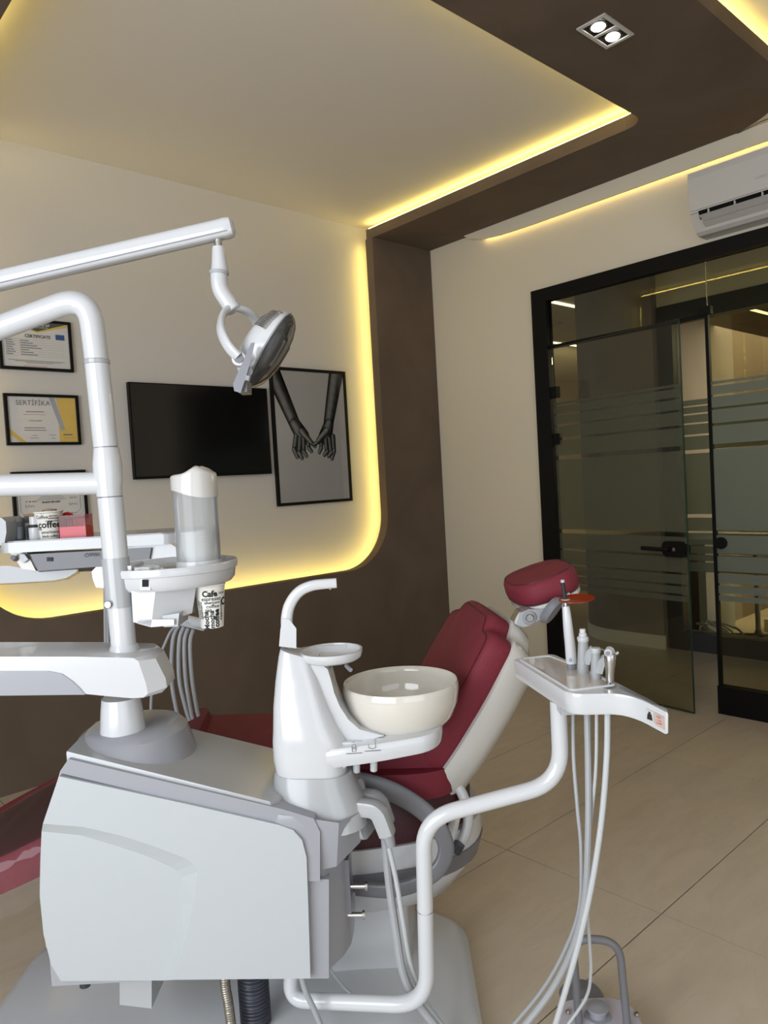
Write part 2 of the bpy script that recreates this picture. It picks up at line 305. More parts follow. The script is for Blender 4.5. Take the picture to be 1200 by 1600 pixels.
# cream pelmet along the top of the right wall with its own strip
pel = [(3.42, ZS)] + [(3.36, 2.995), (3.25, 2.965), (3.1, 2.951), (2.9, 2.945)] + [(0.3, 2.945), (0.3, ZS)]
struct('trim_4', prism([(W-0.028, y, z) for y, z in pel], (-0.012, 0, 0)), M['cream'], smooth=False)
t = thing('led_strip', 'soft yellow led strip behind the cream pelmet above the glass front', 'light', (W-0.014, 1.9, 2.95), I4)
part('strip', tube([(W-0.013, 3.25, 2.985), (W-0.013, 0.5, 2.972)], 0.005, 6), M['ledw'], t)
hl = join(tube([(4.0, 1.60, ZS-0.001), (3.955, 1.44, ZS-0.001), (3.98, 0.9, ZS-0.001)], 0.003, 4))
struct('trim_5', hl, M['edge'])
# twin downlight
t = thing('downlight', 'square recessed twin downlight with two lit bulbs in the brown ceiling band', 'light', (2.645, 1.51, ZS), I4)
x0, x1, y0, y1 = 2.54, 2.75, 1.45, 1.57
fr = join(box((x0, y0, ZS-0.006), (x1, y0+0.014, ZS-0.0005)), box((x0, y1-0.014, ZS-0.006), (x1, y1, ZS-0.0005)), box((x0, y0+0.014, ZS-0.006), (x0+0.014, y1-0.014, ZS-0.0005)), box((x1-0.014, y0+0.014, ZS-0.006), (x1, y1-0.014, ZS-0.0005)), box((2.639, y0+0.014, ZS-0.006), (2.651, y1-0.014, ZS-0.0005)))
part('bezel', fr, M['acw'], t, smooth=False)
part('housing', box((x0+0.014, y0+0.014, ZS-0.002), (x1-0.014, y1-0.014, ZS-0.0006)), M['black'], t, smooth=False)
for cx in (2.594, 2.696):
    b = part('bulb', lathe([(0.001, -0.010), (0.022, -0.008), (0.027, -0.002)], (cx, 1.51, ZS-0.002), n=20), M['lamp'], t)
    part('reflector', lathe([(0.0275, -0.004), (0.034, -0.003), (0.034, -0.0021), (0.0275, -0.0025)], (cx, 1.51, ZS), n=20), M['steel'], t)
for cx, pw in ((2.645, 7),):
    l = bpy.data.lights.new('downlight_beam', 'SPOT'); l.energy = pw; l.spot_size = 1.7; l.spot_blend = 0.8; l.color = (1, 0.93, 0.84); l.shadow_soft_size = 0.05
    o = link(bpy.data.objects.new('downlight_beam', l)); o.location = (cx, 1.51, ZS-0.02)

# ---------------------------------------------------------------- glass front with door
GAPS = [(1.785, .005), (1.728, .006), (1.66, .006), (1.575, .007), (1.457, .013), (0.99, .013), (0.872, .007), (0.775, .006), (0.71, .006), (0.656, .006)]
def bands(top=1.805, bot=0.62):
    out = []; z = top
    for c, h in GAPS: out.append((c+h, z)); z = c-h
    out.append((bot, z)); return out
FX0, FX1 = W-0.035, W+0.03
fr = join(box((FX0, 2.778, 0), (FX1, 2.887, 2.532)), box((FX0, 0.1, 2.452), (FX1, 2.778, 2.532)), box((FX0, 0.0, 0), (FX1, 0.1, 2.532)))
door = struct('door_1', fr, M['black'], smooth=False, bevel=0.004, seg=2)
GX = W-0.005
part('glass_pane', box((GX, 0.1, 0.15), (GX+0.01, 1.770, 2.452)), M['glass'], door, smooth=False, label='fixed glass pane beside the door opening')
part('glass_pane', box((GX, 1.774, 2.172), (GX+0.01, 2.778, 2.452)), M['glass'], door, smooth=False, label='glass transom over the door opening')
part('bottom_rail', box((GX-0.025, 0.1, 0.0), (GX+0.03, 1.785, 0.153)), M['black'], door, smooth=False, bevel=0.003)
part('edge_strip', box((GX-0.008, 1.768, 0.153), (GX+0.016, 1.786, 2.172)), M['black'], door, smooth=False)
part('edge_strip', box((GX-0.008, 1.786, 2.150), (GX+0.016, 2.778, 2.172)), M['black'], door, smooth=False)
part('edge_strip', box((GX-0.002, 1.771, 2.172), (GX+0.0115, 1.7735, 2.452)), M['steel'], door, smooth=False)
part('glass_clamp', box((GX-0.015, 1.75, 2.165), (GX+0.02, 1.815, 2.208)), M['black'], door, smooth=False, bevel=0.003)
for z0, z1 in bands():
    o = part('film_band', box((GX-0.002, 0.1, z0), (GX-0.001, 1.768, z1)), M['frost'], door, smooth=False)
kn = part('latch_plate', cyl((GX-0.022, 1.742, 0.936), (GX+0.03, 1.742, 0.936), 0.032, bev=0.004), M['black'], door)
# the leaf stands ajar
H0 = Vector((GX, 2.775, 0)); H1 = Vector((3.906, 1.87, 0)); lx = (H1-H0).normalized(); LL = (H1-H0).length; ln = Vector((lx.y, -lx.x, 0)); 
if ln.x > 0: ln = -ln
def lf(s, n, z): return H0+lx*s+ln*n+Vector((0, 0, z))
def lbox(s0, s1, n0, n1, z0, z1): return prism([lf(s0, n0, z0), lf(s1, n0, z0), lf(s1, n1, z0), lf(s0, n1, z0)], (0, 0, z1-z0))
leaf = part('door_leaf', lbox(0.012, LL, 0, 0.009, 0.012, 2.15), M['glass'], door, smooth=False, label='clear glass door leaf standing slightly ajar')
part('glass_edge', lbox(LL-0.002, LL+0.001, -0.001, 0.010, 0.012, 2.15), M['glassedge'], leaf, smooth=False)
part('glass_edge', lbox(0.012, LL, -0.0005, 0.0095, 0.0075, 0.012), M['glassedge'], leaf, smooth=False)
for z0, z1 in bands(): part('film_band', lbox(0.012, LL-0.004, 0.010, 0.011, z0, z1), M['frostw'], leaf, smooth=False)
for z in (1.872, 1.575): part('hinge', lbox(-0.012, 0.050, -0.012, 0.024, z-0.035, z+0.035), M['black'], leaf, smooth=False, bevel=0.003)
zz = 0.909
part('lock_case', prism([lf(LL-0.145+x, -0.018, zz+y) for x, y in [(p[0]+0.072, p[1]) for p in rrect(0.146, 0.088, 0.03)]], ln*0.046), M['black'], leaf, smooth=False)
part('lever_handle', tube([lf(LL-0.10, 0.028, zz), lf(LL-0.10, 0.055, zz), lf(LL-0.12, 0.06, zz), lf(LL-0.255, 0.06, zz+0.003)], 0.009, 10, ry=0.012), M['black'], leaf)
part('lock_cylinder', cyl(lf(LL-0.07, 0.028, zz), lf(LL-0.07, 0.033, zz), 0.010), M['steel'], leaf)

# ---------------------------------------------------------------- corridor and the room across it
CZ = 2.88
struct('ceiling_2', box((W+0.12, -2.4, CZ), (9.2, 6.2, 3.05)), M['ceil'], smooth=False)
colp = [(5.2, 2.70), (5.2, 3.09)] + [(5.2+0.46*(1-math.cos(math.radians(a))), 3.09+0.46*math.sin(math.radians(a))) for a in range(10, 91, 10)] + [(6.6, 3.60), (6.6, 2.70)]
struct('wall_corridor', prism([(x, y, 0) for x, y in colp], (0, 0, CZ)), M['colbrown'], ang=0.4)
cb = [(5.188, 2.69), (5.188, 3.095)] + [(5.188+0.472*(1-math.cos(math.radians(a))), 3.095+0.467*math.sin(math.radians(a))) for a in range(10, 91, 10)] + [(6.6, 3.615), (6.6, 3.58), (5.66, 3.54)] + [(5.205+0.455*(1-math.cos(math.radians(a))), 3.09+0.455*math.sin(math.radians(a))) for a in range(90, 0, -10)] + [(5.205, 3.09), (5.205, 2.69)]
struct('baseboard_corridor', prism([(x, y, 0) for x, y in cb], (0, 0, 0.10)), M['ceil'], ang=0.4)
struct('wall_corridor_end', box((8.6, 2.9, 0), (8.7, 6.2, CZ)), M['cream'], smooth=False)
struct('wall_corridor_left', box((W+0.12, 5.2, 0), (8.6, 5.3, CZ)), M['cream'], smooth=False)
struct('wall_lintel', box((5.28, -1.0, 2.53), (5.42, 2.70, CZ)), M['cream'], smooth=False)
pd = struct('door_2', join(box((5.25, 2.575, 0), (5.38, 2.685, 2.53)), box((5.25, -1.0, 2.40), (5.38, 2.575, 2.53)), box((5.25, -1.0, 0), (5.38, 2.575, 0.132))), M['framegrey'], smooth=False)
part('glass_pane', box((5.31, -1.0, 0.132), (5.32, 2.575, 2.40)), M['glass'], pd, smooth=False)
for z0, z1 in bands(1.83, 0.58): part('film_band', box((5.307, -1.0, z0), (5.308, 2.575, z1)), M['frost'], pd, smooth=False)
struct('wall_lab', box((8.0, -2.4, 0), (8.1, 2.9, CZ)), M['cream'], smooth=False)
struct('wall_lab_side', box((6.6, 2.70, 0), (8.6, 2.9, CZ)), M['edge'], smooth=False)
wp = struct('trim_6', box((7.96, -1.2, 1.75), (7.99, 2.65, 2.95)), M['slat'], smooth=False)
sb = box((7.93, 0.0, 1.75), (7.96, 0.028, 2.95)); sme = None
for i in range(64):
    y = -1.2+i*0.06
    if sme is None:
        s0 = part('slat', sb, M['slat'], wp, smooth=False); sme = s0.data; s0.location = (0, y, 0)
    else:
        s1 = link(bpy.data.objects.new('slat', sme)); s1.parent = wp; s1.location = (0, y, 0)
def led_line(p, q, lab):
    a = floorW(*p, CZ); b = floorW(*q, CZ); t = thing('linear_light', lab, 'light', tuple(a), I4)
    d = (b-a).normalized(); n = Vector((-d.y, d.x, 0))*0.016
    part('diffuser', prism([a+n, b+n, b-n, a-n], (0, 0, -0.012)), M['ledc'], t, smooth=False)
def floorW(u, v, z):
    r = _ray(u, v); k = (z-CAMH)/r[2]; return Vector((r[0]*k, r[1]*k, z))
led_line((864, 471), (917, 482), 'thin warm light line in the corridor ceiling, the nearest to the black frame top')
led_line((860, 534), (918, 542), 'thin warm light line in the corridor ceiling, seen just under the round downlight')
p = floorW(870, 505, CZ); t = thing('downlight', 'small round lit downlight in the corridor ceiling seen through the transom', 'light', tuple(p), I4)
part('bezel', lathe([(0.045, -0.012), (0.058, -0.012), (0.058, 0), (0.045, 0)], p, n=24), M['acw'], t); part('bulb', lathe([(0.001, -0.009), (0.044, -0.009), (0.044, -0.001)], p, n=24), M['ledc'], t)
a = floorW(1152, 478, 2.53)
t = thing('linear_light', 'thin warm light line hanging in the room across the corridor', 'light', tuple(a), I4)
b = floorW(1203, 491, 2.53)
part('diffuser', tube([a, b], 0.010, 6), M['ledc'], t)
# desk, cables, pedal, trolley stand across the corridor
def PX(u, v, x): r = _ray(u, v); k = x/r[0]; return Vector((x, r[1]*k, CAMH+r[2]*k))
dx = 5.62
q0 = PX(1086, 985, dx); 
t = thing('desk', 'white desk with slab leg in the room across the corridor', 'desk', (dx, q0.y, 0), I4)
part('side_panel', box((dx, PX(1103, 900, dx).y, 0.0), (dx+0.5, PX(1091, 900, dx).y, 0.76)), M['panelw'], t, smooth=False)
part('desktop', box((dx-0.03, PX(1200, 916, dx).y-0.5, 0.76), (dx+0.55, PX(1086, 912, dx).y, 0.79)), M['panelw'], t, smooth=False)
part('stretcher', box((dx+0.2, PX(1200, 940, dx).y-0.5, 0.60), (dx+0.23, PX(1103, 900, dx).y, 0.64)), M['panelw'], t, smooth=False)
t = thing('floor_cabinet', 'low cream platform under the desk across the corridor', 'cabinet', (6.2, 1.8, 0), I4)
part('body', box((6.15, 0.4, 0), (6.9, 2.35, 0.10)), M['cream'], t, smooth=False, bevel=0.006)
pc = PX(1140, 978, 5.62); pc.y += 0.03
pts = []
for i in range(90):
    th = i*0.42; rr = 0.10+0.045*math.sin(i*0.31+1)
    pts.append((5.56+rr*0.55*math.cos(th)+0.02*math.sin(i), pc.y+rr*1.15*math.sin(th)+0.04*math.cos(i*0.17), 0.02+0.12*abs(math.sin(i*0.23))+0.03*math.sin(th)))
o = part('cable_coil', tube(smooth_path(pts, 2), 0.006, 6), M['panelw'], fr=I4); tag(o, 'tangled pale cable coil on the floor under the desk across the corridor', 'cable')
pp = PX(1148, 992, 5.5)
o = part('foot_pedal', lathe([(0.001, 0), (0.075, 0), (0.078, 0.012), (0.06, 0.035), (0.02, 0.045), (0.001, 0.046)], (5.50, pp.y-0.10, 0.001), n=28), M['dgrey'], fr=I4); tag(o, 'dark round pedal on the floor beside the tangled cable coil', 'pedal')
st = PX(1184, 960, 5.62)
t = thing('equipment_stand', 'grey wheeled stand foot with a post, across the corridor', 'stand', (5.62, st.y, 0), I4)
part('post', cyl((5.62, st.y, 0.08), (5.62, st.y, 0.72), 0.018), M['grey'], t)
part('foot', lathe([(0.001, 0), (0.045, 0), (0.045, 0.05), (0.03, 0.10), (0.018, 0.13)], (5.62, st.y, 0.0), n=20), M['mgrey'], t)
for a in (0, 72, 144, 216, 288):
    d = Vector((math.cos(math.radians(a+20)), math.sin(math.radians(a+20)), 0))
    part('leg', tube([Vector((5.62, st.y, 0.09)), Vector((5.62, st.y, 0.07))+d*0.22], [0.014, 0.010], 8), M['mgrey'], t)

# ---------------------------------------------------------------- air conditioner
AX = 3.83
t = thing('air_conditioner', 'white wall mounted air conditioner above the glass front, louvre open', 'air conditioner', (W, 1.35, 2.55), I4)
yF, yN = 1.762, 0.90
prof = [(W-0.001, 2.865), (AX+0.03, 2.865), (AX+0.006, 2.85), (AX, 2.82), (AX+0.012, 2.655), (AX+0.02, 2.652), (AX+0.075, 2.570), (AX+0.10, 2.556), (W-0.001, 2.556)]
part('body', prism([(x, yN, z) for x, z in prof], (0, yF-yN, 0)), M['acw'], t, smooth=False, bevel=0.003, seg=2)
part('front_panel', prism([(x, yN+0.004, z) for x, z in [(AX-0.006, 2.852), (AX-0.008, 2.82), (AX+0.004, 2.665), (AX+0.013, 2.664), (AX+0.003, 2.82), (AX+0.004, 2.852)]], (0, yF-yN-0.008, 0)), M['acw'], t, smooth=False, bevel=0.002, seg=2)
part('air_outlet', prism([(x, yN+0.03, z) for x, z in [(AX+0.008, 2.657), (AX+0.03, 2.657), (AX+0.048, 2.622), (AX+0.028, 2.618)]], (0, yF-yN-0.075, 0)), M['black'], t, smooth=False)
part('louvre', prism([(x, yN+0.035, z) for x, z in [(AX-0.005, 2.628), (AX+0.0, 2.633), (AX+0.065, 2.606), (AX+0.065, 2.60)]], (0, yF-yN-0.09, 0)), M['acw'], t, smooth=False)
part('louvre', prism([(x, yN+0.035, z) for x, z in [(AX+0.030, 2.600), (AX+0.034, 2.604), (AX+0.09, 2.578), (AX+0.09, 2.572)]], (0, yF-yN-0.09, 0)), M['acw'], t, smooth=False)
for y in (1.66, 1.53, 1.40, 1.27): part('louvre_pin', box((AX+0.0, y, 2.628), (AX+0.012, y+0.006, 2.652)), M['acw'], t, smooth=False)
text('Airfel', 0.022, M['paper'], (AX-0.010, 1.405, 2.725), (0, -1, 0), (0, 0, 1), t, bold=0.0004)

# ================================================================ TV AND PICTURES on the back wall
def PY(u, v, y): r = _ray(u, v); k = y/r[1]; return Vector((r[0]*k, y, CAMH+r[2]*k))
yt = 3.885
x0, x1, z0, z1 = 1.72, 2.605, 1.458, 1.986
t = thing('television', 'black flat television on the wall, switched off', 'television', ((x0+x1)/2, YW, z0), I4)
part('casing', box((x0, yt+0.004, z0), (x1, YW-0.012, z1)), M['black'], t, smooth=False, bevel=0.004)
part('screen', box((x0+0.006, yt, z0+0.014), (x1-0.006, yt+0.005, z1-0.006)), M['screen'], t, smooth=False)
part('wall_bracket', box((x0+0.25, YW-0.013, z0+0.12), (x1-0.25, YW-0.0005, z1-0.12)), M['dgrey'], t, smooth=False)
def frame(x0, x1, z0, z1, lab, wd=0.014, name='framed_certificate', cat='certificate', m='paper', tilt=0):
    t = thing(name, lab, cat, ((x0+x1)/2, YW, z0), I4); y0 = YW-0.022
    part('frame', join(box((x0, y0, z0), (x0+wd, YW-0.001, z1)), box((x1-wd, y0, z0), (x1, YW-0.001, z1)), box((x0+wd, y0, z0), (x1-wd, YW-0.001, z0+wd)), box((x0+wd, y0, z1-wd), (x1-wd, YW-0.001, z1))), M['black'], t, smooth=False)
    part('sheet', box((x0+wd, YW-0.012, z0+wd), (x1-wd, YW-0.002, z1-wd)), M[m], t, smooth=False)
    return t
YS = YW-0.0125
def flat(pts, m, t, name='print'): return part(name, prism([(x, YS, z) for x, z in pts], (0, 0.0004, 0)), M[m], t, smooth=False)
def lines(t, rows, m='inkgrey', h=0.0018): return [part('small_print', box((a, YS, z-h/2), (b, YS+0.0004, z+h/2)), M[m], t, smooth=False) for a, b, z in rows]
def wtext(s, size, x, z, m, t, bold=0.0, align='CENTER'): return text(s, size, M[m], (x, YS-0.0002, z), (1, 0, 0), (0, 0, 1), t, bold=bold, align=align)
k_ = YW/3.91
def R3(x, z): return x*k_, CAMH+(z-CAMH)*k_
# top: certificate with the dark green chevron
a, b = R3(1.088, 2.021); c, d = R3(1.436, 2.275)
t = frame(a, c, b, d, 'framed certificate with dark green pointed banner, topmost of the wall certificates')
mx = (a+c)/2+0.01
flat([(mx-0.135, d-0.015), (c-0.018, d-0.015), (c-0.018, d-0.028), (mx, d-0.066), (mx-0.135, d-0.03)], 'gold', t); 
YS -= 0.0006
flat([(mx-0.13, d-0.015), (c-0.026, d-0.015), (mx, d-0.060), (mx-0.13, d-0.027)], 'green', t)
wtext('INSTITUTE OF', 0.017, mx+0.008, d-0.027, 'paper', t, 0.0005); wtext('& HEALTH SCIENCES', 0.010, mx+0.008, d-0.040, 'paper', t)
wtext('CERTIFICATE', 0.021, mx, d-0.086, 'inkgrey', t, 0.0008)
flat([(a+0.02, d-0.06), (a+0.066, d-0.073), (a+0.066, d-0.088), (a+0.02, d-0.088)], 'gold', t); flat([(c-0.078, d-0.068), (c-0.034, d-0.068), (c-0.034, d-0.095), (c-0.078, d-0.095)], 'blue', t)
for i in range(8):
    z = d-0.104-i*0.0115
    lines(t, [(a+0.03, c-0.04, z)], 'silver', 0.0009)
    if i < 7: lines(t, [(a+0.034, a+0.034+0.03+0.006*(i % 3), z-0.006), (a+0.10, a+0.14+0.02*((i*5) % 4), z-0.006)], 'inkgrey', 0.003)
lines(t, [(a+0.04, c-0.04, b+0.048), (a+0.07, c-0.06, b+0.043), (a+0.12, c-0.10, b+0.037)]); lines(t, [(a+0.11, c-0.13, b+0.020)], 'red', 0.0015)
YS = YW-0.0125
# middle: SERTIFIKA with gold panel
a, b = R3(1.092, 1.65); c, d = R3(1.447, 1.903)
t = frame(a, c, b, d, 'framed white and gold certificate reading SERTİFİKA, middle of the wall certificates')
flat([(c-0.112, d-0.015), (c-0.015, d-0.015), (c-0.015, b+0.015), (c-0.105, b+0.015), (c-0.105, b+0.1), (c-0.095, b+0.16)], 'gold', t)
flat([(a+0.015, b+0.085), (a+0.09, b+0.015), (a+0.065, b+0.015), (a+0.015, b+0.055)], 'gold', t)
YS -= 0.0006
flat([(c-0.145, d-0.015), (c-0.118, d-0.015), (c-0.075, b+0.075), (c-0.095, b+0.075)], 'silver', t)
wtext('SERTİFİKA', 0.034, a+0.135, d-0.045, 'inkgrey', t); lines(t, [(a+0.098, a+0.185, d-0.088), (a+0.085, a+0.185, d-0.133-0.035), (a+0.085, a+0.19, d-0.133-0.047)], 'inkgrey', 0.003)
lines(t, [(a+0.085, a+0.19, d-0.102)], 'red', 0.0012); wtext('UYGULAMA', 0.012, a+0.14, d-0.133, 'inkgrey', t)
lines(t, [(a+0.12, a+0.145, b+0.048), (a+0.20, a+0.235, b+0.05), (a+0.11, a+0.15, b+0.035), (a+0.21, a+0.23, b+0.035)]); lines(t, [(c-0.085, c-0.04, b+0.052)], 'inkgrey', 0.006); lines(t, [(c-0.08, c-0.03, b+0.036)], 'inkgrey', 0.0015)
YS = YW-0.0125
# bottom: bordered diploma half hidden behind the tube
a, b = R3(1.098, 1.268); c, d = R3(1.456, 1.520)
t = frame(a, c, b, d, 'framed diploma with ornamental border behind the coffee cup, lowest wall certificate')
for off, h in ((0.022, 0.0012), (0.034, 0.0022)):
    o_ = off; rr = [(a+o_+0.02, b+o_), (c-o_-0.02, b+o_), (c-o_, b+o_+0.02), (c-o_, d-o_-0.02), (c-o_-0.02, d-o_), (a+o_+0.02, d-o_), (a+o_, d-o_-0.02), (a+o_, b+o_+0.02)]
    part('border_print', tube([(x, YS, z) for x, z in rr+rr[:1]], h/2, 4, up=(0, 1, 0), ry=0.0003), M['inkgrey'], t)
for i in range(3): lines(t, [(a+0.13-0.01*i, a+0.235+0.01*i, b+0.125-i*0.008)])
wtext('BAŞARI BELGESİ', 0.012, a+0.18, b+0.096, 'ink', t, 0.0004); wtext('Dr. M. Aydın', 0.010, a+0.085, b+0.103, 'inkgrey', t, 0.0003); wtext('Uzm. Dt.', 0.010, a+0.29, b+0.113, 'inkgrey', t, 0.0003)
for sx in (a+0.08, a+0.29):
    part('signature', tube([(sx-0.025+i*0.0045, YS, b+0.078+0.010*math.sin(i*1.9)*(1 if i % 3 else .4)) for i in range(11)], 0.0008, 4, up=(0, 1, 0)), M['ink'], t)
# large picture: two charcoal arms with hooked fingers
x0, z0, x1, z1 = 2.555*1.037, 1.245-0.005, 3.148*1.037, 2.135
x0, x1 = 2.652, 3.262
z0, z1 = 1.250, 2.130
tp = frame(x0, x1, z0, z1, 'large framed charcoal drawing of two hands linking fingers, beside the television', 0.019, 'framed_drawing', 'picture')
def drawing(Wd, Hd):
    yy, xx = np.mgrid[0:Hd, 0:Wd]; X = (xx+0.5)/Wd; Y = (yy+0.5)/Hd*(Hd/Wd)   # Y up from bottom, in widths
    H = Hd/Wd; img = np.full((Hd, Wd), 0.90, np.float32)
    def cap(p, q, r0, r1, tone, edge=0.05):
        nonlocal img
        p, q = np.array(p), np.array(q); dd = q-p; l2 = (dd**2).sum(); t = np.clip(((X-p[0])*dd[0]+(Y-p[1])*dd[1])/l2, 0, 1)
        dx_, dy_ = X-(p[0]+t*dd[0]), Y-(p[1]+t*dd[1]); r = r0+(r1-r0)*t; dist = np.sqrt(dx_**2+dy_**2)/r
        sgn = (dx_*dd[1]-dy_*dd[0])/np.sqrt(l2)/r
        sh = tone+0.08+0.42*np.clip(1-(sgn-0.25)**2*2.2, 0, 1)-0.32*np.clip(dist-0.55, 0, 1)*1.6
        sh += 0.03*np.sin(X*37+Y*23)*np.sin(Y*41-X*17)
        m = np.clip((1-dist)/0.06, 0, 1); ln_ = np.clip(1-np.abs(dist-0.97)/0.10, 0, 1)
        img = img*(1-m)+np.clip(sh, 0.02, 0.75)*m; img = img*(1-0.75*ln_*(dist < 1.04))
    h = H
    # left arm comes from the top left, right arm from the top right; both hang down and meet
    cap((-0.02, h*1.02), (0.27, h*0.585), 0.105, 0.075, 0.13); cap((0.92, h*1.05), (0.74, h*0.59), 0.105, 0.070, 0.16)
    cap((0.27, h*0.59), (0.36, h*0.50), 0.078, 0.095, 0.14); cap((0.745, h*0.59), (0.69, h*0.50), 0.072, 0.095, 0.16)
    for p, q, k, r in (((0.27, .50), (0.235, .40), (0.27, .345), .034), ((0.32, .48), (0.30, .375), (0.335, .335), .033), ((0.37, .48), (0.365, .385), (0.40, .35), .031), ((0.43, .49), (0.44, .41), (0.475, .385), .029),
                    ((0.80, .50), (0.80, .385), (0.765, .325), .034), ((0.745, .48), (0.755, .37), (0.715, .345), .032), ((0.69, .47), (0.695, .38), (0.655, .355), .031), ((0.63, .48), (0.615, .41), (0.585, .375), .029)):
        a1, a2, a3 = [(z[0], z[1]*h) for z in (p, q, k)]
        cap(a1, a2, r, r*0.95, 0.13); cap(a2, a3, r*0.95, r*0.75, 0.19)
    cap((0.44, .48*h), (0.53, .425*h), 0.030, 0.024, 0.12); cap((0.62, .47*h), (0.52, .44*h), 0.028, 0.022, 0.2)
    cap((0.36, .54*h), (0.47, .46*h), 0.05, 0.03, 0.2); cap((0.70, .54*h), (0.58, .47*h), 0.05, 0.03, 0.22)
    return img
gi = drawing(360, 520)
im = bpy.data.images.new('charcoal_drawing', 360, 520); px = np.ones((520, 360, 4), np.float32); px[..., :3] = gi[..., None]*np.array([1, 0.99, 0.97]); im.pixels.foreach_set(px.ravel()); im.update(); im.pack()
dm = bpy.data.materials.new('charcoal_print'); dm.use_nodes = True; nt = dm.node_tree; it = nt.nodes.new('ShaderNodeTexImage'); it.image = im
uvn = nt.nodes.new('ShaderNodeUVMap'); nt.links.new(uvn.outputs[0], it.inputs[0]); nt.links.new(it.outputs[0], nt.nodes['Principled BSDF'].inputs['Base Color']); nt.nodes['Principled BSDF'].inputs['Roughness'].default_value = 0.15
bm = bmesh.new(); uvl = bm.loops.layers.uv.new('UVMap')
cs = [(x0+0.019, z0+0.019, 0, 0), (x1-0.019, z0+0.019, 1, 0), (x1-0.019, z1-0.019, 1, 1), (x0+0.019, z1-0.019, 0, 1)]
f = bm.faces.new([bm.verts.new((x, YW-0.0135, z)) for x, z, _, _ in cs])
for lp, c4 in zip(f.loops, cs): lp[uvl].uv = (c4[2], c4[3])
part('print', bm, dm, tp, smooth=False)
part('glazing', box((x0+0.019, YW-0.017, z0+0.019), (x1-0.019, YW-0.0155, z1-0.019)), M['picglass'], tp, smooth=False)

# ================================================================ DENTAL CHAIR
CT = math.radians(5.5); CO = Vector((0.0, 2.10, 0))
def CH(x, y, z): return Vector((CO.x+x*math.cos(CT)-y*math.sin(CT), CO.y+x*math.sin(CT)+y*math.cos(CT), z))
def CV(x, y, z): return CH(x, y, z)-CO
t = chair = thing('dental_chair', 'burgundy leather dental chair with white shell, backrest raised', 'chair', (-0.3, 2.05, 0))
bo = [(x, y) for x, y in [(-1.10, 1.45), (0.165, 1.40), (0.175, 2.17), (0.05, 2.26), (-0.95, 2.28), (-1.10, 2.18)]]
bo = rpoly(bo, [0.15, 0.15, 0.12, 0.08, 0.12, 0.12], 6)
cxb, cyb = -0.45, 1.9
def sc(pts, s, z): return [Vector((cxb+(x-cxb)*s, cyb+(y-cyb)*s, z)) for x, y in pts]
part('base_plate', loft([sc(bo, 1.0, 0.0), sc(bo, 1.0, 0.032), sc(bo, 0.985, 0.046), sc(bo, 0.955, 0.052), sc(bo, 0.80, 0.066), sc(bo, 0.5, 0.074)]), M['white'], t, ang=0.9)
part('pedestal', prism(rpoly([(-0.45, 1.92, .06), (0.0, 1.94, .06), (0.03, 2.20, .06), (-0.45, 2.20, .06)], 0.04), (0.0, 0, 0.19)), M['white'], t, bevel=0.01)
# seat shell: rounded white bowl, three levels
def ring(cx, cy, a, b, z, p=2.6, n=44, tilt=0.0):
    out = []
    for k in range(n):
        th = 2*math.pi*k/n; c, s = math.cos(th), math.sin(th)
        x = a*math.copysign(abs(c)**(2/p), c); y = b*math.copysign(abs(s)**(2/p), s); out.append(CH(cx+x, cy+y, z+tilt*x))
    return out
part('seat_shell', loft([ring(-0.15, 0, 0.19, 0.15, 0.225, tilt=-.02), ring(-0.14, 0, 0.28, 0.215, 0.265, tilt=-.02), ring(-0.13, 0, 0.335, 0.255, 0.34), ring(-0.125, 0, 0.35, 0.275, 0.41), ring(-0.125, 0, 0.345, 0.270, 0.455)]), M['white'], t, ang=1.0)
# grey band around the shell
def bandring(z, a, b, off): return ring(-0.128, 0, a+off, b+off, z)
part('trim_band', loft([bandring(0.345, 0.334, 0.254, 0.001), bandring(0.345, 0.334, 0.254, 0.006), bandring(0.395, 0.347, 0.270, 0.006), bandring(0.395, 0.347, 0.270, 0.001)]), M['mgrey'], t, ang=1.0)
part('seat_base_cushion', loft([ring(-0.13, 0, 0.325, 0.262, 0.453), ring(-0.13, 0, 0.325, 0.262, 0.56), ring(-0.13, 0, 0.31, 0.25, 0.585)]), M['darkleather'], t, ang=1.0)
def cushion(name, out, o, ux, uy, un, th, bev, m, lab=None, seg=5, par=None):
    return part(name, plate(out, o, ux, uy, un, th), M[m], par or t, bevel=bev, seg=seg, ang=0.9, label=lab)
seat = cushion('seat', rpoly([(-0.62, -0.25), (0.02, -0.27), (0.13, -0.22), (0.13, 0.22), (0.02, 0.27), (-0.62, 0.25)], 0.08), CH(0, 0, 0.565), CV(0.997, 0, -0.07), CV(0, 1, 0), CV(0.07, 0, 0.997), 0.07, 0.025, 'leather')
cushion('side_bolster', rpoly([(-0.26, 0.0), (0.06, 0.0), (0.07, 0.20), (-0.26, 0.22)], 0.07), CH(-0.0, -0.225, 0.54), CV(1, 0, 0), CV(0, 0, 1), CV(0, 1, 0), 0.06, 0.022, 'leather')
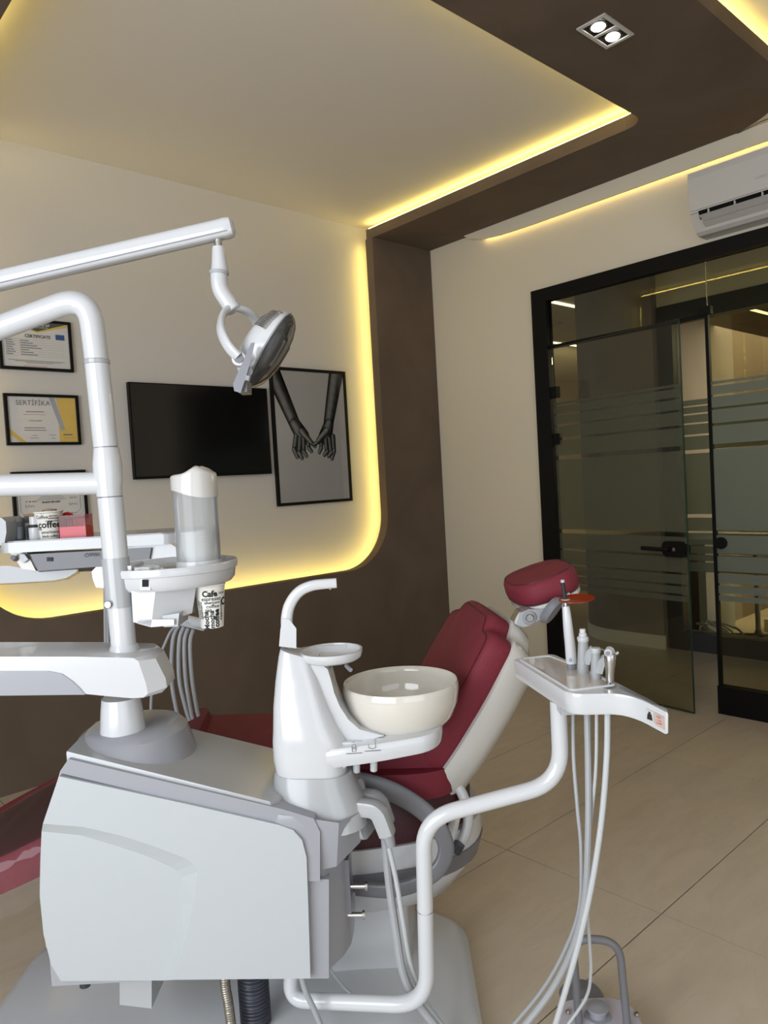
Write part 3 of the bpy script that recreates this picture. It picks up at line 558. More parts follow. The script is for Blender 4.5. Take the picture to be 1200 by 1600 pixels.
# leg rest
lr = [(-0.02, -0.26), (-0.02, 0.30), (0.50, 0.35), (0.74, 0.31), (0.78, 0.0), (0.72, -0.17), (0.50, -0.235)]
ul = CV(-0.925, 0, -0.38); 
legr = cushion('leg_rest', rpoly(lr, 0.09), CH(-0.545, 0, 0.612), ul, CV(0, 1, 0), CV(-0.38, 0, 0.925), 0.085, 0.028, 'leather')
part('leg_rest_shell', plate(rpoly([(x*0.86-0.01, (y if y < 0 else y*0.7)*0.70) for x, y in lr], 0.09), CH(-0.535, 0, 0.590), ul, CV(0, 1, 0), CV(-0.38, 0, 0.925), 0.04), M['white'], t, bevel=0.015)
part('thigh_cushion', loft([ring(-0.42, 0, 0.20, 0.23, 0.55), ring(-0.42, 0, 0.215, 0.245, 0.60), ring(-0.42, 0, 0.205, 0.235, 0.635), ring(-0.42, 0, 0.16, 0.19, 0.655), ring(-0.42, 0, 0.08, 0.1, 0.662)]), M['leather'], t, ang=1.2)
# backrest
ub = CV(0.545, 0, 0.838); nb = CV(-0.838, 0, 0.545); B0 = CH(0.0, 0, 0.560)
bk = [(-0.19, -0.02), (0.19, -0.02), (0.245, 0.16), (0.26, 0.32), (0.245, 0.462), (0.165, 0.475), (0.15, 0.50), (0.13, 0.515), (-0.13, 0.515), (-0.15, 0.50), (-0.165, 0.475), (-0.245, 0.475), (-0.26, 0.32), (-0.245, 0.16)]
bkr = rpoly(bk, [0.07, 0.07, 0.05, 0.05, 0.05, 0.02, 0.01, 0.03, 0.03, 0.01, 0.02, 0.05, 0.05, 0.05])
def BP(x, y, n): return B0+CV(0, 1, 0)*x+ub*y+nb*n
def bring(s, n, dy=0.0): return [BP(x*s, 0.24+(y-0.24)*s+dy, n) for x, y in bkr]
part('backrest_cushion', loft([bring(0.93, -0.052), bring(0.985, -0.044), bring(1.0, -0.028), bring(1.0, 0.0), bring(0.985, 0.016), bring(0.96, 0.024), bring(0.92, 0.028), bring(0.6, 0.034)]), M['leather'], t, ang=1.0)
sm = bring(0.94, 0.0265); part('seam', tube(sm+sm[:1], 0.0018, 5), M['darkleather'], t)
part('backrest_shell', loft([bring(0.62, -0.150, -0.01), bring(0.84, -0.138, -0.005), bring(0.97, -0.105), bring(1.025, -0.062), bring(1.03, -0.044), bring(0.99, -0.040)]), M['warm'], t, ang=1.0)
part('backrest_hinge_cover', tube(smooth_path([BP(-0.23, 0.02, -0.13), BP(-0.235, -0.07, -0.15), BP(-0.235, -0.15, -0.135), BP(-0.235, -0.21, -0.085)], 6), [0.020]*19, 12, ry=[0.012]*19), M['warm'], t)
part('hinge_bolt', cyl(BP(-0.25, -0.205, -0.09), BP(-0.21, -0.215, -0.085), 0.016), M['rubber'], t)
for y in (-0.17,):
    part('hinge_bracket', tube([BP(y, 0.03, -0.11), BP(y, -0.12, -0.115), BP(y, -0.20, -0.06)], 0.016, 8, ry=0.04), M['steel'], t)
# armrest hoop (grey flat band)
hp = [L(556, 1388, 1.79), L(610, 1391, 1.77), L(655, 1379, 1.765), L(685, 1358, 1.77), L(697, 1330, 1.775), L(690, 1302, 1.78), L(665, 1270, 1.785), L(625, 1243, 1.79), L(585, 1228, 1.79), L(540, 1220, 1.79)]
hs = smooth_path(hp, 6); part('armrest', tube(hs, [0.009]*len(hs), 14, ry=[0.018+0.010*(i/len(hs))**2 for i in range(len(hs))], sq=1.6), M['mgrey'], t, ang=1.0)
# headrest
H_ = CH(0.435, -0.03, 1.055); uh = CV(0.955, 0, 0.295); nh = CV(-0.295, 0, 0.955)
hr = [(0.097*math.copysign(abs(math.cos(a))**0.75, math.cos(a)), 0.130*math.copysign(abs(math.sin(a))**0.75, math.sin(a))) for a in [2*math.pi*k/44 for k in range(44)]]
def hring(s, n): return [H_+uh*(x*s)+CV(0, 1, 0)*(y*s)+nh*(n+0.25*(x*s)**2*0) for x, y in hr]
part('headrest_cushion', loft([hring(0.90, -0.026), hring(0.98, -0.018), hring(1.0, 0.0), hring(0.985, 0.022), hring(0.93, 0.034), hring(0.85, 0.038), hring(0.4, 0.034)]), M['leather'], t, ang=1.0)
sm = hring(0.90, 0.0365); part('seam', tube(sm+sm[:1], 0.0015, 5), M['darkleather'], t)
part('headrest_shell', loft([hring(0.6, -0.062), hring(0.86, -0.050), hring(0.95, -0.036), hring(0.94, -0.028)]), M['warm'], t, ang=1.0)
hb = part('headrest_bracket', pprism([(806, 976), (812, 958), (826, 952), (846, 953), (876, 938), (890, 926), (892, 932), (880, 947), (846, 966), (830, 977), (818, 980)], 1.985, 2.05), M['lgrey'], t, bevel=0.005, label='silver grey headrest bracket')
pv = L(827, 965, 1.985)
part('pivot_screw', cyl(pv+Vector((0, -0.010, 0)), pv+Vector((0, 0.0, 0)), 0.011, bev=0.002), M['steel'], hb); part('pivot_knuckle', cyl(pv+Vector((0, -0.004, 0)), pv+Vector((0, 0.03, 0)), 0.020, bev=0.003), M['grey'], hb)
part('headrest_post', pprism([(792, 990), (803, 994), (824, 962), (812, 955)], 1.995, 2.05), M['steel'], t, bevel=0.004)
part('recliner_lever', tube(smooth_path([L(700, 1205, 1.93), L(722, 1240, 1.92), L(731, 1272, 1.91), L(727, 1302, 1.90), L(713, 1326, 1.89)], 6), 0.0165, 14, ry=0.014), M['white'], t)
part('lever_foot', cyl(L(718, 1318, 1.86), L(711, 1331, 1.86), 0.015), M['rubber'], t)
part('release_knob', lathe([(0.001, -0.012), (0.036, -0.010), (0.042, 0.0), (0.036, 0.012), (0.001, 0.016)], L(861, 953, 1.97), axis=tuple(CV(0.62, -0.50, -0.55)), n=24), M['dgrey'], t)
# clear protective cover on the foot end
bm = bmesh.new(); 
nx, ny = 26, 14; g = []
for i in range(nx+1):
    row = []
    for j in range(ny+1):
        s = i/nx; q = j/ny
        y = -0.275+0.50*q; x = 0.26+0.50*s
        half = 0.262 if x < 0.5 else 0.262-0.09*(x-0.5)/0.22
        y = max(-half-0.012, min(half+0.012, -half-0.012+(2*half+0.024)*max(0, (q-0.30))/0.70)) if q > 0.30 else -half-0.012-0.003*math.sin(s*37+q*9)
        n = 0.093+0.0015*math.sin(s*31+q*7) if q > 0.30 else 0.093-0.135*(0.30-q)/0.30
        y += 0.006*math.sin(s*43)*(1 if q < 0.3 else 0)
        row.append(bm.verts.new(CH(-0.545, 0, 0.612)+ul*x+CV(0, 1, 0)*y+CV(-0.38, 0, 0.925)*n))
    g.append(row)
for i in range(nx):
    for j in range(ny): bm.faces.new((g[i][j], g[i+1][j], g[i+1][j+1], g[i][j+1]))
pc_ = part('plastic_cover', bm, M['film'], None, fr=MA, ang=1.5); tag(pc_, 'crinkled clear plastic cover over the foot end of the burgundy chair', 'cover')

# ================================================================ UNIT CABINET in front of the chair
DF = 1.60
t = cab = thing('dental_unit_cabinet', 'pale grey side cabinet of the dental unit, standing before the chair', 'dental unit', (-0.45, 1.75, 0.29))
# housing (lower)
def zf(a): return 0.816-(a+0.73)*0.307      # height of the sloping top edge
hp0 = [(-0.800, 0), (-0.200, 0), (-0.178, 0.006), (-0.150, 0.05), (-0.135, 0.09), (-0.130, 0.14), (-0.13, 0.30), (-0.80, 0.30)]
part('lower_housing', loft([[Vector((a, DF+0.012+b, z)) for a, b in hp0] for z in (0.292, 0.300, 0.60)]), M['midlight'], t, bevel=0.006, ang=0.5)
# back casing following the curved left outline
bc = [(100, 1531), (72, 1480), (63, 1400), (64, 1340), (75, 1270), (94, 1205), (109, 1183), (150, 1192), (300, 1228), (430, 1260), (470, 1300), (485, 1528)]
part('casing', pprism(bc, DF+0.036, DF+0.30), M['lgrey'], t, bevel=0.008, ang=0.5)
# upper housing with chamfered corner under the spittoon tower
def up(z, e, left=-0.80):
    return [Vector((a, DF+b, z(a) if callable(z) else z)) for a, b in [(left, 0.012-e), (-0.262, 0.0-e), (-0.150+e, 0.015-e), (-0.098+e, 0.06), (-0.078+e, 0.13), (-0.078+e, 0.30), (left, 0.30)]]
zt = lambda a: zf(a)
part('upper_housing', loft([up(lambda a: 0.515+0.055*max(0, (a+0.17))/0.1, 0.0, -0.30), up(lambda a: 0.63 if a > -0.29 else 0.63, 0.012, -0.30), up(lambda a: min(zf(a)-0.006, 0.66)-0.1*max(0, a+0.2), 0.008, -0.30)]), M['grey'], t, bevel=0.010, ang=0.6)
# dark band along the top edge of the front
tb_ = [(94, 1207), (107, 1184), (440, 1262), (478, 1272), (484, 1300), (478, 1340), (440, 1288)]
part('trim_band', pprism([(94, 1208), (107, 1186), (300, 1231), (440, 1264), (490, 1279), (500, 1300), (500, 1377), (478, 1377), (474, 1325), (455, 1297), (430, 1287)], DF-0.006, DF+0.05), M['grey'], t, bevel=0.003, seg=2)
part('side_band', pprism([(480, 1374), (514, 1374), (514, 1529), (485, 1529)], DF+0.004, DF+0.03), M['grey'], t, bevel=0.003, seg=2)
# light top cover
tp0 = [L(110, 1181, DF+0.01), L(440, 1259, DF+0.01), L(452, 1262, DF+0.02)]
top = [Vector((-0.725, DF+0.005, 0)), Vector((-0.285, DF+0.0, 0)), Vector((-0.27, DF+0.02, 0)), Vector((-0.255, DF+0.09, 0)), Vector((-0.24, DF+0.30, 0)), Vector((-0.68, DF+0.30, 0)), Vector((-0.735, DF+0.2, 0))]
part('top_cover', loft([[Vector((p.x, p.y, zf(p.x)-0.02)) for p in top], [Vector((p.x, p.y, zf(p.x)+0.004)) for p in top], [Vector((p.x*0.995-0.003, p.y*0.992+0.014, zf(p.x)+0.008)) for p in top]]), M['lgrey'], t, bevel=0.004, ang=0.5)
# front panel with the recessed field
F0 = [(92, 1213), (300, 1258), (436, 1289), (458, 1297), (472, 1313), (479, 1340), (482, 1430), (485, 1529)]
outer = [(272, 1531), (288, 1475), (303, 1410), (309, 1362), (302, 1350), (290, 1341), (240, 1322), (190, 1306), (130, 1292), (67, 1287)]
inner = [(256, 1532), (272, 1475), (282, 1410), (283, 1371), (277, 1361), (266, 1354), (225, 1336), (180, 1321), (125, 1305), (65, 1299)]
lft = [(63, 1345), (62, 1400), (68, 1460), (80, 1508), (95, 1533)]
dfp = DF-0.014
b1 = pprism(F0+outer, dfp, DF+0.035)
b2 = loft([[L(u, v, dfp) for u, v in outer], [L(u, v, dfp+0.020) for u, v in inner]], caps=False, closed=False)
b3 = pprism(list(reversed(inner))+[], dfp+0.020, DF+0.02) if False else pprism(inner+lft, dfp+0.020, DF+0.035)
part('front_panel', b1, M['panelw'], t, smooth=False, bevel=0.0025, seg=2)
part('recess_edge', b2, M['panelw'], t, smooth=False)
part('recessed_panel', b3, M['panelw'], t, smooth=False)
# socket collar for the column
def oval(cx, cy, a, b, z, n=40, zs=0.0, e=0): return [Vector((cx+a*math.cos(2*math.pi*k/n), cy+b*math.sin(2*math.pi*k/n), z+zs*(a*math.cos(2*math.pi*k/n)))) for k in range(n)]
def collar(cx, cy, a, b, z, n=44):
    out = []
    for k in range(n):
        th = 2*math.pi*k/n; c, q = math.cos(th), math.sin(th); p = 1.0 if c > 0 else 0.55
        x = cx+a*math.copysign(abs(c)**p, c); y = cy+b*math.copysign(abs(q)**(1.0 if c > 0 else 0.8), q)
        out.append(Vector((x, y, z(x) if callable(z) else z)))
    return out
part('column_collar', loft([collar(-0.615, 1.765, 0.130, 0.145, lambda x: zf(x)-0.004), collar(-0.622, 1.768, 0.115, 0.125, 0.812), collar(-0.626, 1.77, 0.106, 0.110, 0.824), collar(-0.628, 1.77, 0.096, 0.098, 0.8275)]), M['grey'], t, ang=0.5)
# bracket and foot below
part('bracket', prism([L(187, 1520, 1.66), L(187, 1570, 1.66), L(237, 1576, 1.66), L(237, 1520, 1.66)], (0.0, 0.10, 0)), M['lgrey'], t, smooth=False, bevel=0.003)
part('leveling_foot', cyl(L(133, 1515, 1.64), L(133, 1540, 1.64), 0.012), M['rubber'], t)
part('support_beam', box((-0.44, 1.895, 0.16), (-0.20, 1.96, 0.31)), M['panelw'], t, bevel=0.006)
# quick couplings
for v, u in ((1384, 553), (1429, 549)):
    p = L(u, v, 1.70); q = p+Vector((0.026, -0.004, 0))
    c = part('coupling', cyl(p-Vector((0.012, 0, 0)), q, 0.006, n=12), M['steel'], t); part('coupling_head', cyl(q, q+Vector((0.006, 0, 0)), 0.010, n=14), M['steel'], c)
part('coupling_plate', box((L(548, 1440, 1.7).x-0.01, 1.69, 0.37), (L(548, 1440, 1.7).x+0.004, 1.76, 0.50)), M['dgrey'], t, smooth=False)
# plug socket plate and plugs on the corner
pa = L(566, 1262, 1.68)
part('socket_plate', plate(rrect(0.085, 0.125, 0.018), pa+Vector((-0.012, 0.02, -0.012)), Vector((0.35, 0.93, 0)).normalized(), Vector((-0.25, 0, 0.97)), Vector((0.93, -0.35, 0.2)).normalized(), 0.014), M['lgrey'], t, bevel=0.004)
for k, (u, v, dd) in enumerate(((583, 1252, 1.72), (583, 1268, 1.66))):
    p = L(u, v, dd)
    pl = part('plug', tube(fillet([p+Vector((-0.03, 0.01, 0.008)), p+Vector((0.012, -0.006, 0.008)), p+Vector((0.03, -0.008, -0.05))], 0.02, 5), [0.020]*7+[0.019], 8, sq=1.6), M['lgrey'], t, ang=0.7)
    part('hose_nipple', cyl(p+Vector((0.028, -0.008, -0.040)), p+Vector((0.036, -0.008, -0.078)), 0.016, 0.011), M['grey'], pl)

# ---------------------------------------------------------------- spittoon tower with bowl
t = spit = thing('spittoon', 'glossy white spittoon tower with ceramic bowl and curved water spout', 'spittoon', (-0.2, 1.74, 0.66))
def rr3(x0, x1, y0, y1, z, r, zr=0.0): return [Vector(((x0+x1)/2+px_, (y0+y1)/2+py_, z+zr*px_)) for px_, py_ in rrect(x1-x0, y1-y0, min(r, (x1-x0)/2-1e-4, (y1-y0)/2-1e-4))]
part('base_ring', loft([rr3(-0.308, -0.078, 1.612, 1.87, 0.595, 0.07), rr3(-0.300, -0.085, 1.625, 1.86, 0.645, 0.07), rr3(-0.292, -0.100, 1.632, 1.85, 0.69, 0.07, -.05), rr3(-0.288, -0.11, 1.64, 1.84, 0.715, 0.06, -.05)]), M['lgrey'], t, ang=0.8)
part('tower', loft([rr3(-0.283, -0.120, 1.645, 1.83, 0.708, 0.05, -.08), rr3(-0.287, -0.118, 1.642, 1.83, 0.75, 0.05), rr3(-0.287, -0.118, 1.642, 1.83, 0.79, 0.05), rr3(-0.284, -0.135, 1.647, 1.81, 0.82, 0.045), rr3(-0.280, -0.155, 1.655, 1.79, 0.87, 0.035), rr3(-0.272, -0.172, 1.665, 1.77, 0.93, 0.03), rr3(-0.262, -0.185, 1.675, 1.76, 0.975, 0.025, -.25), rr3(-0.257, -0.19, 1.68, 1.755, 0.99, 0.022, -.35)]), M['white'], t, ang=0.9)
arm = [(-0.23, 1.645), (-0.05, 1.640), (0.085, 1.66), (0.115, 1.74), (0.10, 1.84), (0.0, 1.88), (-0.15, 1.84), (-0.23, 1.82)]
armr = rpoly(arm, [0.02, 0.05, 0.07, 0.07, 0.06, 0.06, 0.03, 0.02])
part('bowl_arm', loft([[Vector((x*0.97, 1.74+(y-1.74)*0.93, 0.728+0.085*(x+0.23)+(0.0 if x > -0.1 else 0))) for x, y in armr], [Vector((x, y, 0.744+0.09*(x+0.23))) for x, y in armr], [Vector((x, y, 0.768+0.06*(x+0.23))) for x, y in armr], [Vector((x*0.98, 1.74+(y-1.74)*0.96, 0.774+0.06*(x+0.23))) for x, y in armr]]), M['white'], t, ang=0.9)
part('arm_web', pprism([(500, 1036), (512, 1046), (517, 1062), (522, 1082), (531, 1104), (544, 1124), (562, 1140), (600, 1150), (560, 1160), (480, 1165), (478, 1040)], 1.685, 1.775), M['white'], t, bevel=0.016, seg=4, ang=1.2)
part('arm_foot', pprism([(510, 1160), (640, 1160), (600, 1172), (570, 1180), (550, 1191), (535, 1202), (510, 1204)], 1.668, 1.80), M['white'], t, bevel=0.010, ang=1.0)
bcn = Vector((0.016, 1.80, 0)); br = 0.1425; zr_ = L(623, 1063, 1.80).z
def prf(*a): return [(r*br, zr_+z) for r, z in a]
bowl = part('bowl', lathe(prf((0.30, -0.122), (0.55, -0.120), (0.72, -0.108), (0.88, -0.083), (0.97, -0.050), (1.0, -0.020), (0.995, -0.006), (0.975, 0.0), (0.95, -0.002), (0.935, -0.012), (0.93, -0.03), (0.90, -0.055), (0.80, -0.085), (0.62, -0.101), (0.3, -0.106), (0.12, -0.110), (0.01, -0.111)), bcn, n=64), M['ceramic'], t, ang=1.2)
part('drain_cover', lathe([(0.001, 0.0), (0.016, -0.001), (0.022, -0.006)], bcn+Vector((0.02, 0.03, zr_-0.097)), n=20), M['white'], bowl)
part('bowl_seat', lathe([(0.055, -0.150), (0.062, -0.122)], bcn+Vector((0, 0, zr_)), n=30), M['white'], t)
sp = [L(450, 1008, 1.71), L(449, 985, 1.71), L(448, 968, 1.71), L(451, 950, 1.71), L(459, 934, 1.71), L(471, 922, 1.71), L(488, 915, 1.71), L(506, 912.5, 1.71), L(526, 911, 1.71)]
ss = smooth_path(sp, 5); N = len(ss)
part('spout', tube(ss, [0.0145-0.003*i/N for i in range(N)], 14, ry=[0.0125-0.004*i/N for i in range(N)], up=(0, 1, 0), sq=1.3), M['white'], t, ang=0.9)
part('spout_base', loft([pix([(436, 1010), (463, 1013), (463, 982), (452, 968), (441, 966), (438, 985)], 1.695), pix([(436, 1008), (462, 1011), (462, 981), (451, 967), (441, 965), (438, 984)], 1.73)]), M['white'], t, bevel=0.004)
part('nozzle', cyl(L(516, 913, 1.71), L(516, 921, 1.71), 0.0035, n=10), M['brass'], t)
cr_ = L(518, 1024, 1.72); rh = 0.073
holder = part('cup_tray', lathe([(0.001, -0.010), (rh*0.82, -0.010), (rh*0.95, -0.004), (rh, 0.008), (rh, 0.014), (rh*0.93, 0.014), (rh*0.90, 0.004), (rh*0.8, -0.003), (0.001, -0.003)], cr_, n=48), M['white'], t, ang=0.8)
part('cup_tray_lip', pprism([(465, 1014), (490, 1010), (541, 1008), (541, 1017), (490, 1020), (467, 1024)], 1.775, 1.785), M['white'], holder, bevel=0.002)
part('cup_tray_bracket', prism([cr_+Vector((-0.10, -0.02, -0.012)), cr_+Vector((-0.10, 0.03, -0.012)), cr_+Vector((-0.03, 0.03, -0.010)), cr_+Vector((-0.03, -0.02, -0.010))], (0, 0, 0.012)), M['white'], t, bevel=0.003)
part('valve_lever', cyl(L(541, 1040, 1.72), L(548, 1047, 1.70), 0.005), M['grey'], t)
part('sensor_stub', cyl(L(510, 1042, 1.72), L(512, 1055, 1.73), 0.012, 0.006), M['grey'], t)
for u, v0, v1 in ((557, 1182, 1195), (584, 1176, 1193)): part('drain_pipe', cyl(L(u, v0-8, 1.70), L(u, v1+12, 1.70), 0.0085, bev=0.002), M['hosel'], t)
def icon(u, v, kind):
    o = L(u, v, 1.6405); s = 0.0011
    if kind: seg = [[(-8, 2), (-8, -6), (0, -8), (6, -6), (6, 8)], [(3, 8), (6, 12), (9, 8)]]
    else: seg = [[(-4, -8), (-4, 4), (0, 8), (4, 4), (4, -8), (-4, -8)], [(-2, -4), (-2, 2)], [(2, -4), (2, 2)], [(-3, 11), (3, 11)]]
    return [tube([o+Vector((x*s, 0, y*s)) for x, y in q], 0.0006, 4) for q in seg] + [box(o+Vector((-0.018, -0.0003, -0.014)), o+Vector((0.018, 0.0003, -0.0125)))]
for u, v, kd in ((553, 1168, 0), (582, 1164, 1)): part('button_symbol', join(*icon(u, v, kd)), M['inkgrey'], t)

# ---------------------------------------------------------------- lower swivel arm and column
t = thing('swivel_arm', 'thick white swivel arm with grey inset, carried by the cabinet column', 'arm', (-0.65, 1.72, 0.83))
part('column', lathe([(0.052, 0.0), (0.052, 0.004), (0.047, 0.06), (0.043, 0.09)], (-0.640, 1.72, 0.815), n=40), M['white'], t)
a0 = [(-120, 1026), (0, 1026), (120, 1026), (208, 1028), (216, 1033), (228, 1068), (231, 1084), (224, 1090), (205, 1091), (170, 1088), (130, 1084), (0, 1085), (-120, 1086)]
a1 = [(-120, 1026), (0, 1026), (120, 1026), (222, 1028), (234, 1034), (250, 1066), (252, 1080), (244, 1088), (222, 1090), (170, 1088), (130, 1084), (0, 1085), (-120, 1086)]
z0_ = 1.645
part('arm_shell', loft([pix(a0, z0_), [Vector((p.x+0.004, z0_+0.03, p.z)) for p in pix(a1, z0_)], [Vector((p.x, z0_+0.11, p.z)) for p in pix(a1, z0_)], [Vector((p.x, z0_+0.15, p.z)) for p in pix(a0, z0_)]]), M['white'], t, bevel=0.008, ang=0.5)
part('grey_inset', pprism([(-120, 1049), (76, 1049), (96, 1053), (112, 1064), (124, 1075), (133, 1085.5), (0, 1087), (-120, 1088)], z0_-0.003, z0_+0.05), M['grey'], t, smooth=False, bevel=0.0015, seg=2)

# ---------------------------------------------------------------- lamp post
PX_, PD = -0.627, 1.72
t = thing('lamp_post', 'white vertical tube post with bent top and side branch', 'post', (PX_, PD, 0.99))
part('foot_flare', lathe([(0.037, -0.004), (0.0385, 0.002), (0.037, 0.012), (0.031, 0.030), (0.0290, 0.034)], (PX_+0.003, PD, 0.995), n=40), M['white'], t)
part('lower_tube', cyl((PX_+0.003, PD, 1.0), (PX_-0.004, PD, 1.372), 0.0285, n=40), M['white'], t)
part('ring_seam', cyl((PX_-0.004, PD, 1.372), (PX_-0.004, PD, 1.375), 0.0282, n=32), M['dgrey'], t)
jt = (PX_-0.005, PD, 1.375)
part('branch_joint', lathe([(0.0285, 0.0), (0.029, 0.02), (0.032, 0.035), (0.0325, 0.075), (0.030, 0.095), (0.0275, 0.112)], jt, n=40), M['white'], t)
zb_ = L(150, 756, PD).z
part('branch_tube', tube([Vector((PX_-0.01, PD, zb_)), L(80, 757, PD-0.005), L(-160, 762, PD-0.02)], [0.0262, 0.0262, 0.0262], 32), M['white'], t)
part('ring_seam', cyl((PX_-0.006, PD, 1.487), (PX_-0.006, PD, 1.490), 0.0265, n=32), M['dgrey'], t)
part('middle_tube', cyl((PX_-0.006, PD, 1.489), (PX_-0.012, PD, 1.682), 0.0272, n=32), M['white'], t)
part('collar_ring', cyl((PX_-0.012, PD, 1.678), (PX_-0.012, PD, 1.690), 0.0288, n=32, bev=0.002), M['lgrey'], t)
tp_ = fillet([Vector((PX_-0.012, PD, 1.688)), Vector((PX_-0.020, PD, 1.838)), L(-210, 590, PD)], 0.10, 14)
part('bent_tube', tube(tp_, 0.0268, 32), M['white'], t, ang=1.0)
part('clamp_sleeve', cyl((PX_+0.0, PD, 1.118), (PX_-0.002, PD, 1.232), 0.0315, n=40), M['lgrey'], t)
sc_ = L(170, 944, PD-0.03); part('screw', cyl(sc_, sc_+Vector((0, -0.008, 0)), 0.008, bev=0.001), M['steel'], t)
t = thing('dental_light', 'white dental lamp with curved yoke and smoked lens on a long arm', 'lamp', (-0.36, 1.80, 1.6))
e0, e1 = L(-150, 473, 1.80), L(357, 356, 1.80)
dr = (e1-e0).normalized()
part('arm', tube([e0, e0+(e1-e0)*0.5, e1-dr*0.012], [0.022]*3, 20, ry=[0.0225]*3, sq=1.7), M['white'], t, ang=0.7)
part('arm_groove', tube([e0+Vector((0, -0.0215, -0.013)), e1+Vector((0, -0.0215, -0.013))], 0.0015, 5), M['grey'], t)
part('end_cap', tube([e1-dr*0.013, e1-dr*0.004, e1+dr*0.008, e1+dr*0.013], [0.0228, 0.0228, 0.021, 0.014], 20, ry=[0.0233, 0.0233, 0.021, 0.014], sq=1.7), M['white'], t, ang=0.7)
js = L(-150, 520, 1.75)
part('riser', tube([L(-190, 580, PD), Vector((e0.x+0.02, PD+0.03, e0.z-0.08)), e0+Vector((0.03, 0, -0.01))], 0.022, 16), M['white'], t)
part('rod', cyl(L(341, 366, 1.8), L(341, 388, 1.8), 0.0095, n=20), M['steel'], t)
part('neck', lathe([(0.014, 0.0), (0.0145, -0.002), (0.018, -0.035), (0.0205, -0.058), (0.0205, -0.062)], L(341, 386, 1.8), n=28), M['white'], t)
part('neck_ring', cyl(L(342, 424, 1.8), L(342, 429, 1.8), 0.0235, n=28), M['lgrey'], t)
el = fillet([L(342, 427, 1.8), L(343, 452, 1.8), L(360, 477, 1.8)], 0.03, 6)
part('elbow', tube(el, [0.020]*len(el), 24), M['white'], t, ang=1.0)
# head frame of axes
hc = L(423, 548, 1.80)
e_l = (L(465, 487, 1.80)-L(392, 612, 1.80)).normalized(); 
e_n = Vector((0.97, 0.0, -0.25)); e_n = (e_n-e_l*e_n.dot(e_l)).normalized(); e_w = e_l.cross(e_n).normalized()
def HP(l, w_, n): return hc+e_l*l+e_w*w_+e_n*n
def headring(l, hw, nb_, nf, k=28, front=True):
    out = []
    for i in range(k+1):
        a = math.pi*i/k; c, s = math.cos(a), math.sin(a)
        c = math.copysign(abs(c)**0.75, c); out.append(HP(l, hw*c, (nf if front else -nb_)*s**0.8))
    return out
Ls = [-0.098, -0.094, -0.080, -0.055, -0.02, 0.02, 0.055, 0.080, 0.094, 0.099]
Ww = [0.008, 0.030, 0.052, 0.070, 0.080, 0.080, 0.072, 0.056, 0.034, 0.008]
Nb = [0.006, 0.026, 0.044, 0.058, 0.064, 0.061, 0.052, 0.040, 0.024, 0.005]
Nf = [0.003, 0.010, 0.019, 0.027, 0.031, 0.031, 0.028, 0.021, 0.012, 0.003]
part('lamp_shell', loft([headring(l, w_, b_, 0, front=False) for l, w_, b_ in zip(Ls, Ww, Nb)], caps=False, closed=False), M['white'], t, ang=1.2)
part('lens', loft([headring(l, w_*0.985, 0, f_) for l, w_, f_ in zip(Ls, Ww, Nf)], caps=False, closed=False), M['lens'], t, ang=1.2)
rim = [HP(l, w_, 0) for l, w_ in zip(Ls, Ww)]+[HP(l, -w_, 0) for l, w_ in reversed(list(zip(Ls, Ww)))]
part('lens_rim', tube(rim+rim[:1], 0.0022, 6), M['grey'], t)
part('reflector', loft([[HP(l*0.93, w_*0.80*c, -0.022*s_-0.002) for c, s_ in [(math.cos(math.pi*i/16), math.sin(math.pi*i/16)) for i in range(17)]] for l, w_ in zip(Ls, Ww)], caps=False, closed=False), M['steel'], t, ang=1.2)
for sgn in (1, -1):
    part('bulb_cover', blob([HP(-0.055, sgn*0.034, 0.004), HP(-0.03, sgn*0.040, 0.010), HP(0.03, sgn*0.040, 0.010), HP(0.05, sgn*0.034, 0.004)], [0.006, 0.020, 0.020, 0.008], n=14), M['mgrey'], t, ang=1.2)
def shl(l, k=1.0, o=0.0): return headring(l, float(np.interp(l, Ls, Ww))*k+o, float(np.interp(l, Ls, Nb))*k+o, 0, front=False)[13:27]
part('top_grille', loft([shl(0.030+0.0066*i, 1.0, 0.0012) for i in range(10)], caps=False, closed=False), M['silverp'], t, ang=1.2)
for i in range(11): part('grille_rib', tube(shl(0.033+i*0.0048, 1.0, 0.0022), 0.0011, 5), M['steel'], t)
ytop = L(362, 480, 1.8)
for sgn, lab in ((1, 0), (-1, 1)):
    wv = Vector((0, -1, 0)) if sgn > 0 else Vector((0, 1, 0))
    if sgn > 0: P = [ytop, L(348, 492, 1.77), L(345, 515, 1.72), L(356, 540, 1.70), L(372, 558, 1.70)]
    else: P = [ytop, L(385, 486, 1.83), L(402, 505, 1.87), L(412, 535, 1.90), L(408, 565, 1.90)]
    q = smooth_path(P, 6); part('yoke', tube(q, [0.008]*len(q), 12, ry=[0.014]*len(q), up=(0, 1, 0), sq=1.4), M['white'], t, ang=1.0)
part('yoke_hub', cyl(L(356, 472, 1.8), L(366, 486, 1.8), 0.020, n=24, bev=0.003), M['white'], t)
pp_ = L(373, 560, 1.70); pd_ = part('pivot', cyl(pp_+Vector((0, 0.03, 0)), pp_, 0.017, n=24, bev=0.002), M['white'], t); part('pivot_cap', cyl(pp_, pp_+Vector((0, -0.003, 0)), 0.011, n=20), M['mgrey'], pd_)
part('handle', loft([pix([(398, 535), (392, 536), (364, 600), (366, 611), (376, 614), (384, 590), (391, 566)], 1.685), pix([(398, 537), (394, 538), (370, 600), (372, 609), (377, 611), (382, 590), (389, 568)], 1.70)]), M['dgrey'], t, bevel=0.003)
part('handle_bracket', pprism([(372, 596), (386, 594), (386, 612), (372, 613)], 1.70, 1.76), M['mgrey'], t, bevel=0.002)
part('lever_mount', cyl(L(388, 580, 1.69), L(388, 580, 1.76), 0.010), M['mgrey'], t)

